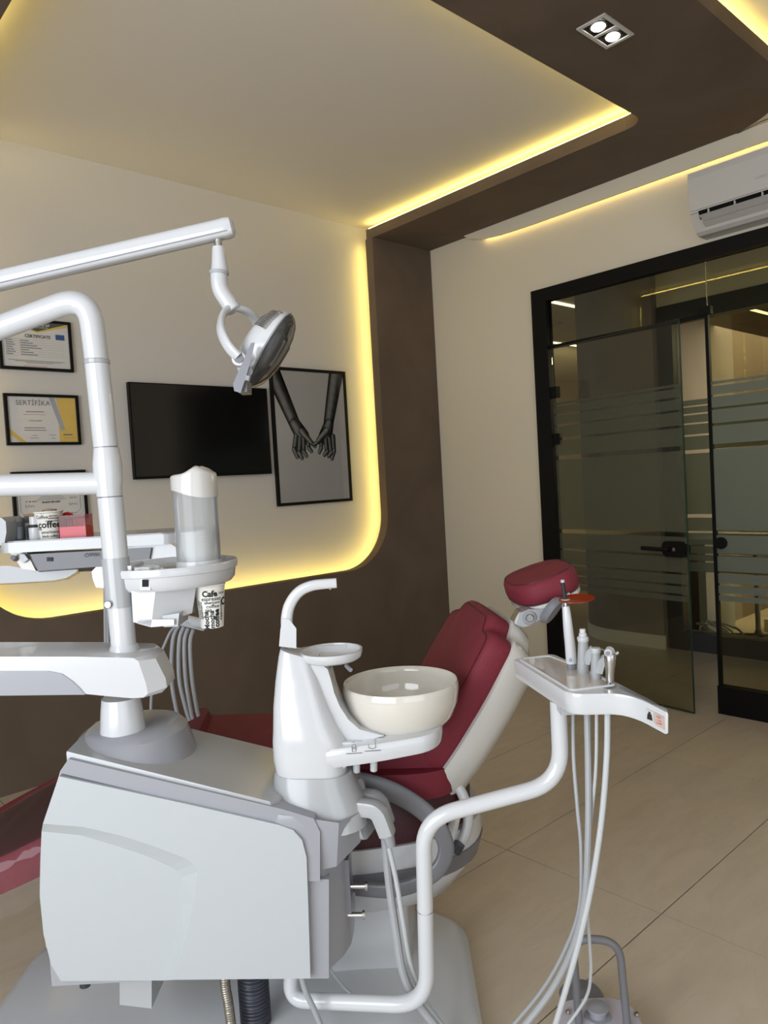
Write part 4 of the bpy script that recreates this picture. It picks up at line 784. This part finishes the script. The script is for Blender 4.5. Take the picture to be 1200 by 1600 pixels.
# ================================================================ CUP DISPENSER TRAY around the post
TC = L(268, 897, 1.84); TR_ = 0.162
zt_ = L(257, 883, 1.80).z-0.004
t = thing('accessory_tray', 'round white tray clamped on the post, holding the cup dispenser', 'tray', (TC.x, TC.y, zt_-0.05))
def tl(*a): return [(r, z) for r, z in a]
part('tray_dish', lathe(tl((0.01, -0.046), (TR_*0.90, -0.046), (TR_*0.955, -0.036), (TR_*0.968, -0.014), (TR_*0.999, -0.012), (TR_*1.01, 0.0), (TR_*0.995, 0.006), (TR_*0.93, 0.006), (TR_*0.915, -0.006), (TR_*0.88, -0.010), (0.01, -0.010)), (TC.x, TC.y, zt_), n=72), M['white'], t, ang=0.7)
part('side_lug', pprism([(143, 893), (150, 886), (205, 884), (205, 921), (150, 918), (145, 905)], 1.71, 1.80), M['white'], t, bevel=0.004)
part('port', pprism([(222, 906), (231, 906), (231, 917), (222, 917)], 1.680, 1.69), M['black'], t, smooth=False)
part('port_bezel', pprism([(219, 904), (235, 904), (235, 922), (219, 922)], 1.684, 1.71), M['white'], t, smooth=False, bevel=0.002)
bx0 = [(204, 934), (240, 939), (306, 938), (300, 955), (240, 978), (236, 980), (206, 972)]
part('lower_box', loft([pix([(205, 920), (243, 922), (236, 979), (208, 972)], 1.70), pix([(212, 918), (306, 918), (300, 958), (240, 978)], 1.76), pix([(218, 918), (316, 918), (306, 956), (246, 974)], 1.86)]), M['white'], t, bevel=0.004, ang=0.5)
part('lower_cap', pprism([(214, 974), (236, 980), (272, 977), (272, 968), (214, 968)], 1.70, 1.80), M['white'], t, bevel=0.002)
part('lower_cap', pprism([(254, 962), (280, 958), (278, 979), (256, 980)], 1.71, 1.80), M['lgrey'], t, bevel=0.002)
part('lid_recess', lathe([(0.001, 0.0), (0.044, 0.0), (0.046, 0.002)], (TC.x-0.062, TC.y-0.035, zt_-0.0095), n=36), M['lgrey'], t)
part('lid_ring', lathe([(0.046, -0.002), (0.052, 0.0), (0.052, 0.004), (0.046, 0.004)], (TC.x-0.062, TC.y-0.035, zt_-0.0095), n=36), M['white'], t)
fc = L(228, 889, 1.73)
part('flower_knob', loft([[fc+Vector(((0.030+0.004*math.cos(6*a))*s*math.cos(a), (0.030+0.004*math.cos(6*a))*s*math.sin(a)*0.9, z)) for a in [2*math.pi*k/48 for k in range(48)]] for s, z in ((1, -0.002), (1, 0.004), (0.9, 0.007))]), M['white'], t)
t = thing('cup_dispenser', 'tall translucent tube cup dispenser with wavy white lid, on the round tray', 'dispenser', (-0.455, 1.80, zt_-0.01))
c0 = L(312, 886, 1.80); DR = 0.0525; zc1 = L(305, 768, 1.80).z
part('tube', lathe([(DR, -0.012), (DR, zc1-zt_+0.005)], (c0.x, 1.80, zt_), n=48, caps=False), M['tube'], t)
part('base_flange', lathe([(DR+0.010, -0.010), (DR+0.010, -0.006), (DR+0.003, -0.003), (DR+0.0015, 0.012), (DR-0.002, 0.012)], (c0.x, 1.80, zt_), n=48), M['white'], t)
lr_ = DR+0.0025
def lid(zf_, s=1.0): return [Vector((c0.x+lr_*s*math.cos(a), 1.80+lr_*s*math.sin(a), zf_(math.cos(a)))) for a in [2*math.pi*k/48 for k in range(48)]]
zl = L(305, 752, 1.80).z
part('lid', loft([lid(lambda c: zc1-0.004-0.012*math.sin(1.6*c+0.4)), lid(lambda c: zl+0.012+0.010*math.exp(-((c-0.35)/0.5)**2)), lid(lambda c: zl+0.015+0.014*math.exp(-((c-0.35)/0.5)**2), 0.97), lid(lambda c: zl+0.018+0.016*math.exp(-((c-0.40)/0.5)**2), 0.85), lid(lambda c: zl+0.020+0.017*math.exp(-((c-0.5)/0.6)**2), 0.5), lid(lambda c: zl+0.029, 0.05)]), M['warm'], t, ang=1.0)
for i in range(5):
    o = part('paper_cup', lathe([(0.030, 0.0), (0.040, 0.035), (0.0415, 0.037), (0.038, 0.034), (0.029, 0.002)], (c0.x, 1.80, zt_+0.01+i*0.009), n=32), M['cup'], None, fr=MA)
    tag(o, ['paper cup at the foot of the stack inside the dispenser tube', 'second lowest paper cup inside the dispenser tube', 'middle paper cup of the stack inside the dispenser tube', 'second highest paper cup inside the dispenser tube', 'topmost paper cup of the stack inside the dispenser tube'][i], 'cup', 'stacked cups in the dispenser')
# printed cup
WORDS = ['espresso', 'americano', 'coffee', 'latte', 'mocha', 'cappuccino', 'cafe', 'black coffee', 'tea', 'Turkish']
def cup(cb, rb, rt, h, lab, flip=False, dens=1):
    """cb bottom centre; printed paper cup with words wrapped on the wall"""
    t = thing('paper_cup', lab, 'cup', tuple(cb)); cb = Vector(cb)
    part('cup_wall', lathe([(rb, 0), (rt, h), (rt-0.0012, h), (rb-0.001, 0.004), (0.001, 0.004)], cb, n=48), M['cup'], t)
    part('rim', lathe([(rt, h-0.002), (rt+0.0022, h), (rt+0.002, h+0.003), (rt-0.001, h+0.003), (rt-0.0015, h)], cb, n=48), M['cup'], t)
    def wr(th0, z0, vert=False, sg=1):
        def f(x, y):
            if vert: x, y = -y, x
            z = z0+y*sg; r = rb+(rt-rb)*z/h+0.0006; th = th0+x*sg/r
            return cb+Vector((r*math.cos(th), r*math.sin(th), z))
        return f
    return t, wr
tpc, wr = cup((L(79, 846, 2.30).x, 2.30, 1.2567), 0.032, 0.041, L(79, 800, 2.30).z-1.2567, 'paper cup printed with coffee words, standing on the far instrument tray')
F = math.atan2(-2.30, 1.02)
for s, sz, th, z, b in (("coffee", 0.029, F, 0.042, 0.0008), ('cappuccino', 0.013, F-0.1, 0.082, 0.0002), ('Coffee', 0.015, F-0.55, 0.066, 0.0002), ('espresso', 0.008, F+0.35, 0.069, 0.0001), ('americano', 0.008, F+0.4, 0.062, 0.0002),
                    ('cappuccino', 0.009, F+0.25, 0.054, 0.0001), ('americano', 0.013, F+0.05, 0.0195, 0.0002), ('black coffee', 0.010, F, 0.007, 0.0002), ('latte', 0.010, F+1.1, 0.03, 0), ('mocha', 0.012, F-1.1, 0.03, 0.0002)):
    text(s, sz, M['ink'], 0, 0, 0, tpc, bold=b, wrap=wr(th, z))
hc0 = L(330, 979, 1.80); hh = L(326, 924, 1.80).z-hc0.z
tpc, wr = cup((hc0.x+0.003, 1.80, hc0.z), 0.0275, 0.036, hh+0.016, 'paper cup with word print hanging out below the round tray')
F = math.atan2(-1.80, 0.43)
for s, sz, th, z, b, v in (('Cafe', 0.020, F-0.05, 0.084, 0.0009, 0), ('espresso', 0.014, F+0.05, 0.072, 0.0002, 0), ('americano', 0.009, F+0.1, 0.063, 0.0002, 0), ('coffee', 0.013, F+0.12, 0.054, 0.0001, 0), ('latte', 0.010, F+0.85, 0.085, 0, 0), ('tea', 0.013, F-0.2, 0.045, 0.0002, 0),
                       ('Mocha', 0.017, F-0.42, 0.020, 0.0007, 1), ('mocha', 0.016, F+0.02, 0.022, 0.0005, 1), ('coffee', 0.018, F+0.42, 0.024, 0.0008, 1), ('cappuccino', 0.011, F+0.80, 0.042, 0.0002, 1), ('americano', 0.010, F-0.80, 0.045, 0.0002, 1), ('Turkish coffee', 0.008, F-1.0, 0.045, 0.0001, 1), ('C', 0.026, F+1.05, 0.062, 0.001, 0)):
    text(s, sz, M['ink'], 0, 0, 0, tpc, bold=b, wrap=wr(th, z, bool(v)))

# ================================================================ DOCTOR'S INSTRUMENT TRAY (far side)
DD = 2.22
t = thing('instrument_tray', 'white and grey instrument tray unit on the far side, behind the post', 'tray', (-0.95, 2.35, 1.15))
part('top_slab', loft([[Vector((x, y, z)) for x, y in rpoly([(-1.14, DD), (-0.655, DD), (-0.60, DD+0.05), (-0.60, DD+0.30), (-1.17, DD+0.30), (-1.17, DD+0.03)], 0.012)] for z in (1.222, 1.253)]), M['white'], t, bevel=0.004)
part('tray_lip', loft([[Vector((x, y, z)) for x, y in rpoly([(-1.13, DD+0.012), (-0.665, DD+0.012), (-0.62, DD+0.05), (-0.62, DD+0.285), (-1.15, DD+0.285), (-1.15, DD+0.03)], 0.012)] for z in (1.253, 1.2565)]), M['lgrey'], t)
part('control_body', loft([pix([(47, 866), (236, 856), (236, 857), (232, 880), (60, 892)], DD+0.01), pix([(36, 862), (240, 855), (252, 858), (246, 888), (62, 896)], DD+0.16)]), M['mgrey'], t, bevel=0.004)
part('side_wing', loft([pix([(192, 856), (262, 846), (278, 858), (288, 886), (238, 884)], DD+0.022), pix([(192, 856), (262, 846), (278, 858), (288, 886), (238, 884)], DD+0.14)]), M['white'], t, bevel=0.004)
part('side_bracket', pprism([(14, 862), (42, 864), (56, 892), (34, 889), (24, 874)], DD+0.05, DD+0.18), M['beige'], t, bevel=0.003)
part('clip', pprism([(30, 865), (38, 866), (44, 874), (36, 880), (31, 876)], DD+0.035, DD+0.05), M['lgrey'], t, bevel=0.001)
part('thumb_screw', cyl(L(20, 871, DD+0.03), L(25, 874, DD+0.05), 0.008, n=8), M['dgrey'], t)
icp = pprism([(73, 871), (82, 871), (82, 877), (73, 877)], DD+0.006, DD+0.012); part('weight_symbol', icp, M['ink'], t, smooth=False)
for k, (u, v, s_) in enumerate(((134, 868, 'C'), (141, 867, '≋'), (149, 867, 'Ψ'), (154, 867, 'I'))): text(s_ if s_ not in '≋Ψ' else ('W' if k == 1 else 'W'), 0.016, M['ink'], L(u, v, DD+0.004), (1, 0, 0), (0, 0, 1), t)
part('support_arm', loft([pix([(-120, 889), (15, 884), (40, 889), (60, 892), (126, 884), (118, 895), (104, 903), (85, 907), (20, 911), (-120, 917)], DD+0.08), pix([(-120, 889), (15, 884), (40, 889), (60, 892), (132, 886), (122, 897), (108, 905), (85, 909), (20, 913), (-120, 917)], DD+0.20)]), M['lgrey'], t, bevel=0.004)
part('edge_clamp', pprism([(-60, 812), (2, 809), (9, 815), (10, 832), (7, 848), (-8, 858), (-60, 862)], DD+0.02, DD+0.14), M['lgrey'], t, bevel=0.005)
hc_ = part('hose_cuff', tube([L(278, 968, DD+0.1), L(308, 973, DD+0.06), L(320, 976, DD+0.04)], [0.020, 0.017, 0.014], 16), M['white'], t)
part('hose_cuff_plate', pprism([(290, 972), (322, 978), (318, 986), (285, 978)], DD+0.05, DD+0.12), M['lgrey'], t, bevel=0.003)
part('hanger_rod', tube([L(280, 880, DD+0.10), L(283, 925, DD+0.10), L(290, 968, DD+0.10)], 0.012, 10), M['white'], t)
for k, (us, rr) in enumerate(((((279, 978), (268, 985), (258, 1005), (246, 1035), (238, 1075), (236, 1125)), 0.0045), (((279, 978), (270, 1000), (268, 1060), (276, 1110), (286, 1148)), 0.0065), (((287, 980), (280, 1002), (280, 1060), (291, 1110), (302, 1150)), 0.0065),
                         (((294, 982), (288, 1004), (290, 1060), (298, 1110), (306, 1150)), 0.0065), (((302, 984), (297, 1006), (300, 1060), (308, 1110), (316, 1150)), 0.0065))):
    P = [L(u, v, DD+0.08-0.015*i) for i, (u, v) in enumerate(us)]+[L(us[-1][0]+4, us[-1][1]+110, DD-0.02)]
    part('hose', tube(smooth_path(P, 5), rr, 10), M['hose'], t)
for u, rr in ((164, 0.0055), (168, 0.0045)):
    part('hose', tube([L(u, 905, DD), L(u+1, 1000, DD), L(u+3, 1260, DD)], rr, 8), M['hose'], t)
TZ = 1.2565
def dl(u, v, d, z=TZ): p = L(u, v, d); return Vector((p.x, d, z))
# red box
p = dl(121, 842, DD+0.09); t = thing('storage_box', 'small red plastic box with clear lid beside the coffee cup', 'box', tuple(p)); w2 = 0.040
hgt = (842-808)/FPX*(DD+0.09)
part('box_base', box(p+Vector((-w2, -0.03, 0)), p+Vector((w2, 0.03, hgt*0.48))), M['red'], t, smooth=False, bevel=0.003)
part('box_lid', box(p+Vector((-w2, -0.03, hgt*0.485)), p+Vector((w2, 0.03, hgt))), M['redclear'], t, smooth=False, bevel=0.003)
for i in range(7): part('bur', cyl(p+Vector((-0.03+i*0.010, -0.005, hgt*0.485)), p+Vector((-0.03+i*0.010, -0.005, hgt*0.8)), 0.003, n=8), M['ink'] if i < 3 else M['red'], t)
p = dl(56, 846, DD+0.06); hb_ = (846-811)/FPX*(DD+0.06)
t = thing('bottle', 'small white bottle with black band and white cap, left of the coffee cup', 'bottle', tuple(p))
part('bottle_body', lathe([(0.001, 0), (0.017, 0), (0.018, 0.002), (0.018, hb_*0.52), (0.010, hb_*0.60)], p, n=24), M['white'], t)
part('band', lathe([(0.0175, hb_*0.52), (0.0175, hb_*0.64), (0.013, hb_*0.66)], p, n=24), M['ink'], t); part('cap', lathe([(0.0145, hb_*0.66), (0.0145, hb_*1.0), (0.013, hb_*1.02), (0.001, hb_*1.02)], p, n=24), M['white'], t)
for k, (u, r_, v, lab) in enumerate(((31, 0.016, 813, 'narrow glass jar at the far left end of the instrument tray'), (42, 0.014, 812, 'bluish glass jar standing next to the white bottle'))):
    p = dl(u, 846, DD+0.10+0.03*k); hj = (846-v)/FPX*(DD+0.1)
    t = thing('glass_jar', lab, 'jar', tuple(p), group='glass jars on the instrument tray'); part('jar_body', lathe([(0.001, 0), (r_, 0), (r_, hj*0.82), (r_*0.9, hj*0.86)], p, n=20), M['jar'], t); part('lid', lathe([(r_*1.03, hj*0.84), (r_*1.03, hj), (0.001, hj)], p, n=20), M['mgrey'], t)
    part('content', lathe([(0.001, 0.002), (r_*0.7, 0.002), (r_*0.7, hj*0.6), (0.001, hj*0.6)], p, n=14), M['silver'], t)
# brush and round pot lid seen above the cup rim
zbr = 1.2565+0.083
t = thing('brush', 'brown handled brush with red end lying across the jars behind the cup', 'brush', tuple(L(80, 806, DD+0.12)))
a_, b_ = L(38, 806, DD+0.14), L(100, 804, DD+0.14)
part('handle', tube([a_, a_+Vector((0.02, 0, 0)), b_], [0.004, 0.006, 0.005], 10), M['tan'], t); part('red_end', tube([b_, b_+Vector((0.012, 0, 0.001)), b_+Vector((0.026, 0, 0.0))], [0.006, 0.008, 0.004], 8), M['red'], t)
part('support_block', box((a_.x+0.03, DD+0.13, TZ), (b_.x-0.03, DD+0.15, a_.z-0.004)), M['jar'], t, smooth=False)
p = dl(81, 846, DD+0.20)
o = part('round_pot', lathe([(0.001, 0), (0.026, 0), (0.026, 0.070), (0.022, 0.087), (0.001, 0.089)], p, n=24), M['tan'], None, fr=MA); tag(o, 'tan round topped pot hidden behind the printed coffee cup', 'pot')

# ================================================================ ASSISTANT TRAY on its bent pipe
ZA = 0.925
t = thing('assistant_tray', 'white wedge shaped assistant tray with recessed top on a bent pipe', 'tray', (0.42, 1.55, ZA-0.045))
def lo(u, v, z=ZA): return LF(u, v, z)
A0 = [lo(801, 1030), lo(862, 1021), lo(979, 1071), lo(1043, 1094), lo(1044, 1103), lo(985, 1083), lo(890, 1085)]
A0r = rpoly([(p.x, p.y) for p in A0], [0.012, 0.02, 0.06, 0.008, 0.008, 0.10, 0.03], 6)
def dz(x, y):   # handle end droops
    k = max(0.0, (x-0.43))/0.10; return -0.022*k*k if x > 0.43 else 0.0
def ar(z, s=1.0, thin=0.0): 
    cx = sum(p[0] for p in A0r)/len(A0r); cyy = sum(p[1] for p in A0r)/len(A0r)
    return [Vector((cx+(x-cx)*s, cyy+(y-cyy)*s, z+dz(x, y)*(1+thin))) for x, y in A0r]
part('tray_body', loft([ar(ZA-0.043, 0.965), ar(ZA-0.039, 0.99), ar(ZA-0.004, 1.0), ar(ZA, 0.99)]), M['white'], t, ang=0.8)
ins = [(lo(812, 1031)), lo(858, 1026), lo(905, 1044), lo(962, 1071), lo(893, 1080)]
inr = rpoly([(p.x, p.y) for p in ins], 0.012, 4)
part('rim_line', tube([Vector((x, y, ZA+0.001)) for x, y in inr+inr[:1]], 0.0030, 8), M['white'], t)
part('inner_dish', prism([(x, y, ZA-0.001) for x, y in inr], (0, 0, 0.0025)), M['beige'], t, smooth=False)
sl = [lo(968, 1070), lo(1010, 1083), lo(1036, 1095), lo(1022, 1094), lo(990, 1082)]
part('handle_inlay', loft([[Vector((p.x, p.y, ZA+dz(p.x, p.y)+z)) for p in sl] for z in (-0.004, 0.0015)]), M['dgrey'], t, smooth=False)
pL0, pL1 = lo(985, 1083), lo(1044, 1103); uL = (pL1-pL0).normalized(); nL = Vector((uL.y, -uL.x, 0)); LL2 = (pL1-pL0).length
if nL.y > 0: nL = -nL
def onside(k, z, off=0.001): q = pL0+uL*(LL2*k)+nL*off; return Vector((q.x, q.y, ZA+dz(q.x, q.y)+z))
UP = Vector((0, 0, 1))
for nm, k0, k1, z0_s, z1_s, mm, off in (('weight_label', 0.44, 0.64, -0.034, -0.012, 'inkgrey', 0.0025), ('sticker', 0.67, 0.90, -0.036, -0.012, 'sticker', 0.0025)):
    q = [onside(k0, z0_s, off), onside(k1, z0_s, off), onside(k1, z1_s, off), onside(k0, z1_s, off)]
    part(nm, prism(q, -nL*0.003), mat('pink_sticker', (0.55, 0.42, 0.36), 0.6) if mm == 'sticker' else M['paper'], t, smooth=False)
q0_ = onside(0.54, -0.023, 0.003)
part('weight_icon', plate([(-0.007, -0.008), (0.007, -0.008), (0.005, 0.003), (0.0025, 0.004), (0.0025, 0.0075), (-0.0025, 0.0075), (-0.0025, 0.004), (-0.005, 0.003)], q0_, uL, UP, nL, 0.0006), M['ink'], t, smooth=False)
for k, z in enumerate((-0.017, -0.023, -0.029)): text(('MAX', '2 kg', 'LOAD')[k], 0.0055, M['red'], onside(0.785, z, 0.0032), uL, UP, t)
P = [L(457, 1500, 1.74), L(455, 1553, 1.74), L(520, 1573, 1.72), L(666, 1566, 1.62), L(664, 1422, 1.60)]
pth = fillet(P[:1]+[L(452, 1562, 1.74)]+[L(668, 1571, 1.62)]+[L(661, 1280, 1.58)]+[L(877, 1222, 1.585)]+[L(872, 1095, 1.585)], [0.10, 0.085, 0.07, 0.075], 10)
part('support_pipe', tube(pth, 0.0178, 28, up=(0, 1, 0)), M['white'], t, ang=1.0)
rs = L(664.5, 1422, 1.600); part('ring_seam', cyl(rs-Vector((0, 0, 0.0012)), rs+Vector((0, 0, 0.0012)), 0.0186, n=28), M['dgrey'], t)
part('holder_block', box((0.345, 1.53, ZA-0.06), (0.40, 1.62, ZA-0.035)), M['lgrey'], t, bevel=0.003)

def hose(par, P, r, m='hose'): return part('hose', tube(smooth_path(P, 7), r, 10), M[m], par)
# instruments in the holder behind the tray
def inst(name, lab, cat, base, grp=None): return thing(name, lab, cat, tuple(base), group=grp)
d1 = 1.66
b0 = L(891, 1036, d1)
t = inst('curing_light', 'white cordless curing light with black tip and orange shield', 'curing light', b0)
body = [L(893, 1036, d1), L(891, 1010, d1), L(888, 985, d1), L(885.5, 960, d1), L(884, 947, d1)]
part('body', tube(smooth_path(body, 4), [0.0125-0.0045*(i/16)**1.5 for i in range(17)], 18), M['white'], t)
part('neck', cyl(L(884, 948, d1), L(883, 936, d1), 0.004, n=12), M['steel'], t)
part('light_guide', cyl(L(883.5, 940, d1), L(879, 909, d1), 0.0052, 0.0042, n=14), M['ink'], t); part('tip', cyl(L(879.3, 910, d1), L(878.8, 906, d1), 0.0046, n=14), M['panelw'], t)
so = L(901, 936, d1)
part('shield_collar', lathe([(0.006, -0.002), (0.011, -0.001), (0.011, 0.002), (0.006, 0.003)], L(884, 938, d1), n=20), M['panelw'], t)
ell = [(0.040*math.cos(a), 0.034*math.sin(a)) for a in [2*math.pi*k/36 for k in range(36)]]
part('shield', plate(ell, so+Vector((0.0, 0.0, 0)), Vector((0.995, 0, 0.05)), Vector((0, 0.97, 0.12)), Vector((0, 0, 1)), 0.0022), M['orange'], t, smooth=False)
text('ö', 0.014, M['blue'], L(889, 1029, d1)+Vector((0.0, -0.0135, 0)), (1, 0, 0), (0, 0, 1), t)
part('cradle', tube([L(893, 1034, d1), L(894, 1060, d1)], 0.011, 10), M['dgrey'], t)
SU = []
for k, (u, vb, vt, d, lab) in enumerate(((911, 1048, 990, 1.62, 'grey suction handpiece with white nozzle, nearest to the white curing light'), (931, 1054, 1008, 1.57, 'slimmer grey saliva ejector handpiece with bent metal tube'))):
    t = inst('suction_handpiece', lab, 'handpiece', L(u, vb, d)); SU.append(t); s = 1.0 if k == 0 else 0.86
    top_, bt = L(u, vt, d), L(u, vb+14, d); mid = L(u, vt+12, d)
    part('body', lathe([(0.0115*s, 0), (0.0125*s, 0.03), (0.0120*s, 0.05), (0.0105*s, (mid-bt).length)], bt, axis=tuple(mid-bt), n=20), M['hose'], t)
    part('collar', lathe([(0.0115*s, 0), (0.0125*s, 0.003), (0.0125*s, 0.008), (0.011*s, 0.011)], mid, n=20), M['hosel'], t)
    if k == 0: part('nozzle', lathe([(0.0085, 0), (0.0085, 0.008), (0.0065, 0.009), (0.0065, 0.017), (0.005, 0.018)], mid+Vector((0, 0, 0.010)), n=18), M['white'], t)
    else: part('metal_tube', tube(fillet([mid+Vector((0, 0, 0.004)), mid+Vector((0.002, 0, 0.010)), mid+Vector((0.030, 0.004, 0.0))], 0.01, 5), 0.0022, 8), M['steel'], t)
    lv = L(u+8, vb-24 if k == 0 else vb-16, d-0.012)
    part('lever', loft([[lv+Vector((x, 0, z)) for x, z in ((-0.012, -0.018), (0.002, -0.022), (0.010, 0.004), (0.010, 0.018), (-0.004, 0.008))], [lv+Vector((x, 0.014, z)) for x, z in ((-0.012, -0.018), (0.002, -0.022), (0.010, 0.004), (0.010, 0.018), (-0.004, 0.008))]]), M['hosel'], t, bevel=0.002)
t = sy = inst('air_water_syringe', 'steel three way syringe with round nozzle head', 'syringe', L(953, 1062, 1.53))
sb_, stp = L(953, 1070, 1.53), L(953.5, 1016, 1.53)
part('body', lathe([(0.0085, 0), (0.0088, 0.028), (0.0115, 0.045), (0.0125, 0.060), (0.010, (stp-sb_).length), (0.004, (stp-sb_).length+0.003)], sb_, axis=tuple(stp-sb_), n=22), M['steel'], t)
hd = L(951, 1018, 1.52); part('head', cyl(hd+Vector((0.004, 0.004, 0)), hd+Vector((-0.006, -0.014, 0)), 0.010, 0.008, n=20, bev=0.0015), M['white'], t)
part('nozzle_ring', cyl(hd+Vector((-0.006, -0.014, 0)), hd+Vector((-0.008, -0.0175, 0)), 0.0045, n=14), M['dgrey'], t)
part('button', cyl(L(962, 1022, 1.53), L(966, 1019, 1.53), 0.004, n=12), M['steel'], t)
# their hoses hang from below the tray and sweep down to the foot of the chair
def hs_(pts, r, par, m): return hose(par, [L(u, v, d) for u, v, d in pts], r, m)
hs_([(895, 1100, 1.60), (896, 1180, 1.58), (902, 1260, 1.56), (908, 1330, 1.55), (905, 1420, 1.55), (880, 1490, 1.56), (845, 1550, 1.57), (795, 1610, 1.58)], 0.0042, SU[1], 'hose')
hs_([(917, 1100, 1.58), (919, 1200, 1.56), (919, 1300, 1.54), (914, 1400, 1.53), (895, 1480, 1.53), (860, 1550, 1.54), (805, 1620, 1.55)], 0.0072, SU[0], 'hose')
hs_([(932, 1100, 1.55), (931, 1200, 1.55), (922, 1300, 1.56), (917, 1400, 1.57), (921, 1470, 1.58), (923, 1520, 1.59), (915, 1560, 1.60), (880, 1610, 1.60)], 0.0036, SU[1], 'hosel')
hs_([(949, 1100, 1.50), (948, 1180, 1.50), (940, 1280, 1.50), (925, 1380, 1.50), (905, 1470, 1.50), (880, 1560, 1.50), (862, 1620, 1.50)], 0.0062, sy, 'hosel')

# ================================================================ HOSES under and beside the cabinet
def corr(name, pts, r, pitch, amp, m, lab, cat, n=20):
    P = smooth_path([L(u, v, d) for u, v, d in pts], 60); out = []; rr = []; acc = 0; last = P[0]
    for p in P:
        acc += (p-last).length; last = p; out.append(p); rr.append(r+amp*abs(math.sin(math.pi*acc/pitch)))
    o = part(name, tube(out, rr, n), M[m], None, fr=MA, ang=1.2); return tag(o, lab, cat)
corr('vacuum_hose', [(394, 1500, 1.76), (396, 1540, 1.76), (399, 1580, 1.76), (404, 1660, 1.75)], 0.033, 0.0092, 0.005, 'rubber', 'thick black corrugated vacuum hose hanging under the cabinet', 'hose')
corr('braided_hose', [(350, 1500, 1.70), (352, 1540, 1.70), (357, 1570, 1.70), (366, 1640, 1.69)], 0.0105, 0.0055, 0.0018, 'bronze', 'thin braided metal hose beside the black corrugated hose', 'hose', 12)
def cable(pts, r, m, lab): o = part('cable', tube(smooth_path([L(u, v, d) for u, v, d in pts], 7), r, 10), M[m], None, fr=MA); return tag(o, lab, 'cable')
cable([(600, 1296, 1.70), (608, 1380, 1.69), (618, 1450, 1.68), (630, 1520, 1.67), (655, 1570, 1.665), (700, 1625, 1.66)], 0.0098, 'hose', 'thicker grey cable running from the corner plug down behind the pipe')
cable([(602, 1300, 1.66), (618, 1370, 1.66), (630, 1440, 1.66), (643, 1510, 1.68), (668, 1570, 1.70), (715, 1630, 1.70)], 0.0058, 'hosel', 'thinner light grey cable beside the thick one, from the corner plug')
cable([(468, 1515, 1.66), (478, 1550, 1.66), (492, 1580, 1.66), (516, 1640, 1.66)], 0.0065, 'hose', 'grey cable dropping from under the cabinet in front of the white pipe')
cable([(505, 1500, 1.85), (545, 1550, 1.80), (600, 1578, 1.79), (660, 1596, 1.77), (690, 1630, 1.72)], 0.0042, 'hosel', 'thin grey cable lying across the base plate behind the white pipe')

# ================================================================ FOOT CONTROL
fc_ = LF(940, 1604, 0.075); cx, cyf = fc_.x, fc_.y
t = thing('foot_control', 'pale lilac foot control with grey pedal discs and grey tube handle', 'foot control', (cx, cyf, 0))
fo = [(cx+0.100*math.copysign(abs(math.cos(a))**0.6, math.cos(a)), cyf+0.0+0.105*math.copysign(abs(math.sin(a))**0.6, math.sin(a))) for a in [2*math.pi*k/48 for k in range(48)]]
part('body', loft([[Vector((x, y, 0.0)) for x, y in fo], [Vector((x, y, 0.062)) for x, y in fo], [Vector((cx+(x-cx)*0.97, cyf+(y-cyf)*0.97, 0.070)) for x, y in fo], [Vector((cx+(x-cx)*0.6, cyf+(y-cyf)*0.6, 0.071)) for x, y in fo]]), M['lilac'], t, ang=0.9)
part('pedal_disc', lathe([(0.001, -0.012), (0.052, -0.010), (0.055, 0.0), (0.048, 0.008), (0.001, 0.014)], (cx-0.012, cyf+0.135, 0.056), n=36), M['mgrey'], t, label='large grey pedal disc')
part('centre_button', lathe([(0.032, 0), (0.030, 0.006), (0.020, 0.007), (0.020, 0.022), (0.026, 0.023), (0.026, 0.028), (0.001, 0.031)], (cx+0.002, cyf+0.038, 0.068), n=36), M['grey'], t, ang=0.7)
lp_, rp_ = L(904, 1586, cyf+0.02), L(980, 1590, cyf-0.01)
hz = L(940, 1472, cyf).z
part('tube_handle', tube(fillet([Vector((lp_.x, cyf+0.02, 0.066)), Vector((lp_.x-0.005, cyf+0.022, hz)), Vector((rp_.x-0.008, cyf, hz)), Vector((rp_.x, cyf-0.01, 0.066))], 0.045, 8), 0.0092, 14, up=(0, 1, 0)), M['mgrey'], t, ang=1.0)
for u, v in ((941, 1581), (941, 1588), (995, 1586), (888, 1582)):
    p = LF(u, v, 0.071); part('screw', lathe([(0.007, 0), (0.007, 0.003), (0.004, 0.006), (0.001, 0.006)], p, n=16), M['brass'] if u == 941 else M['steel'], t)
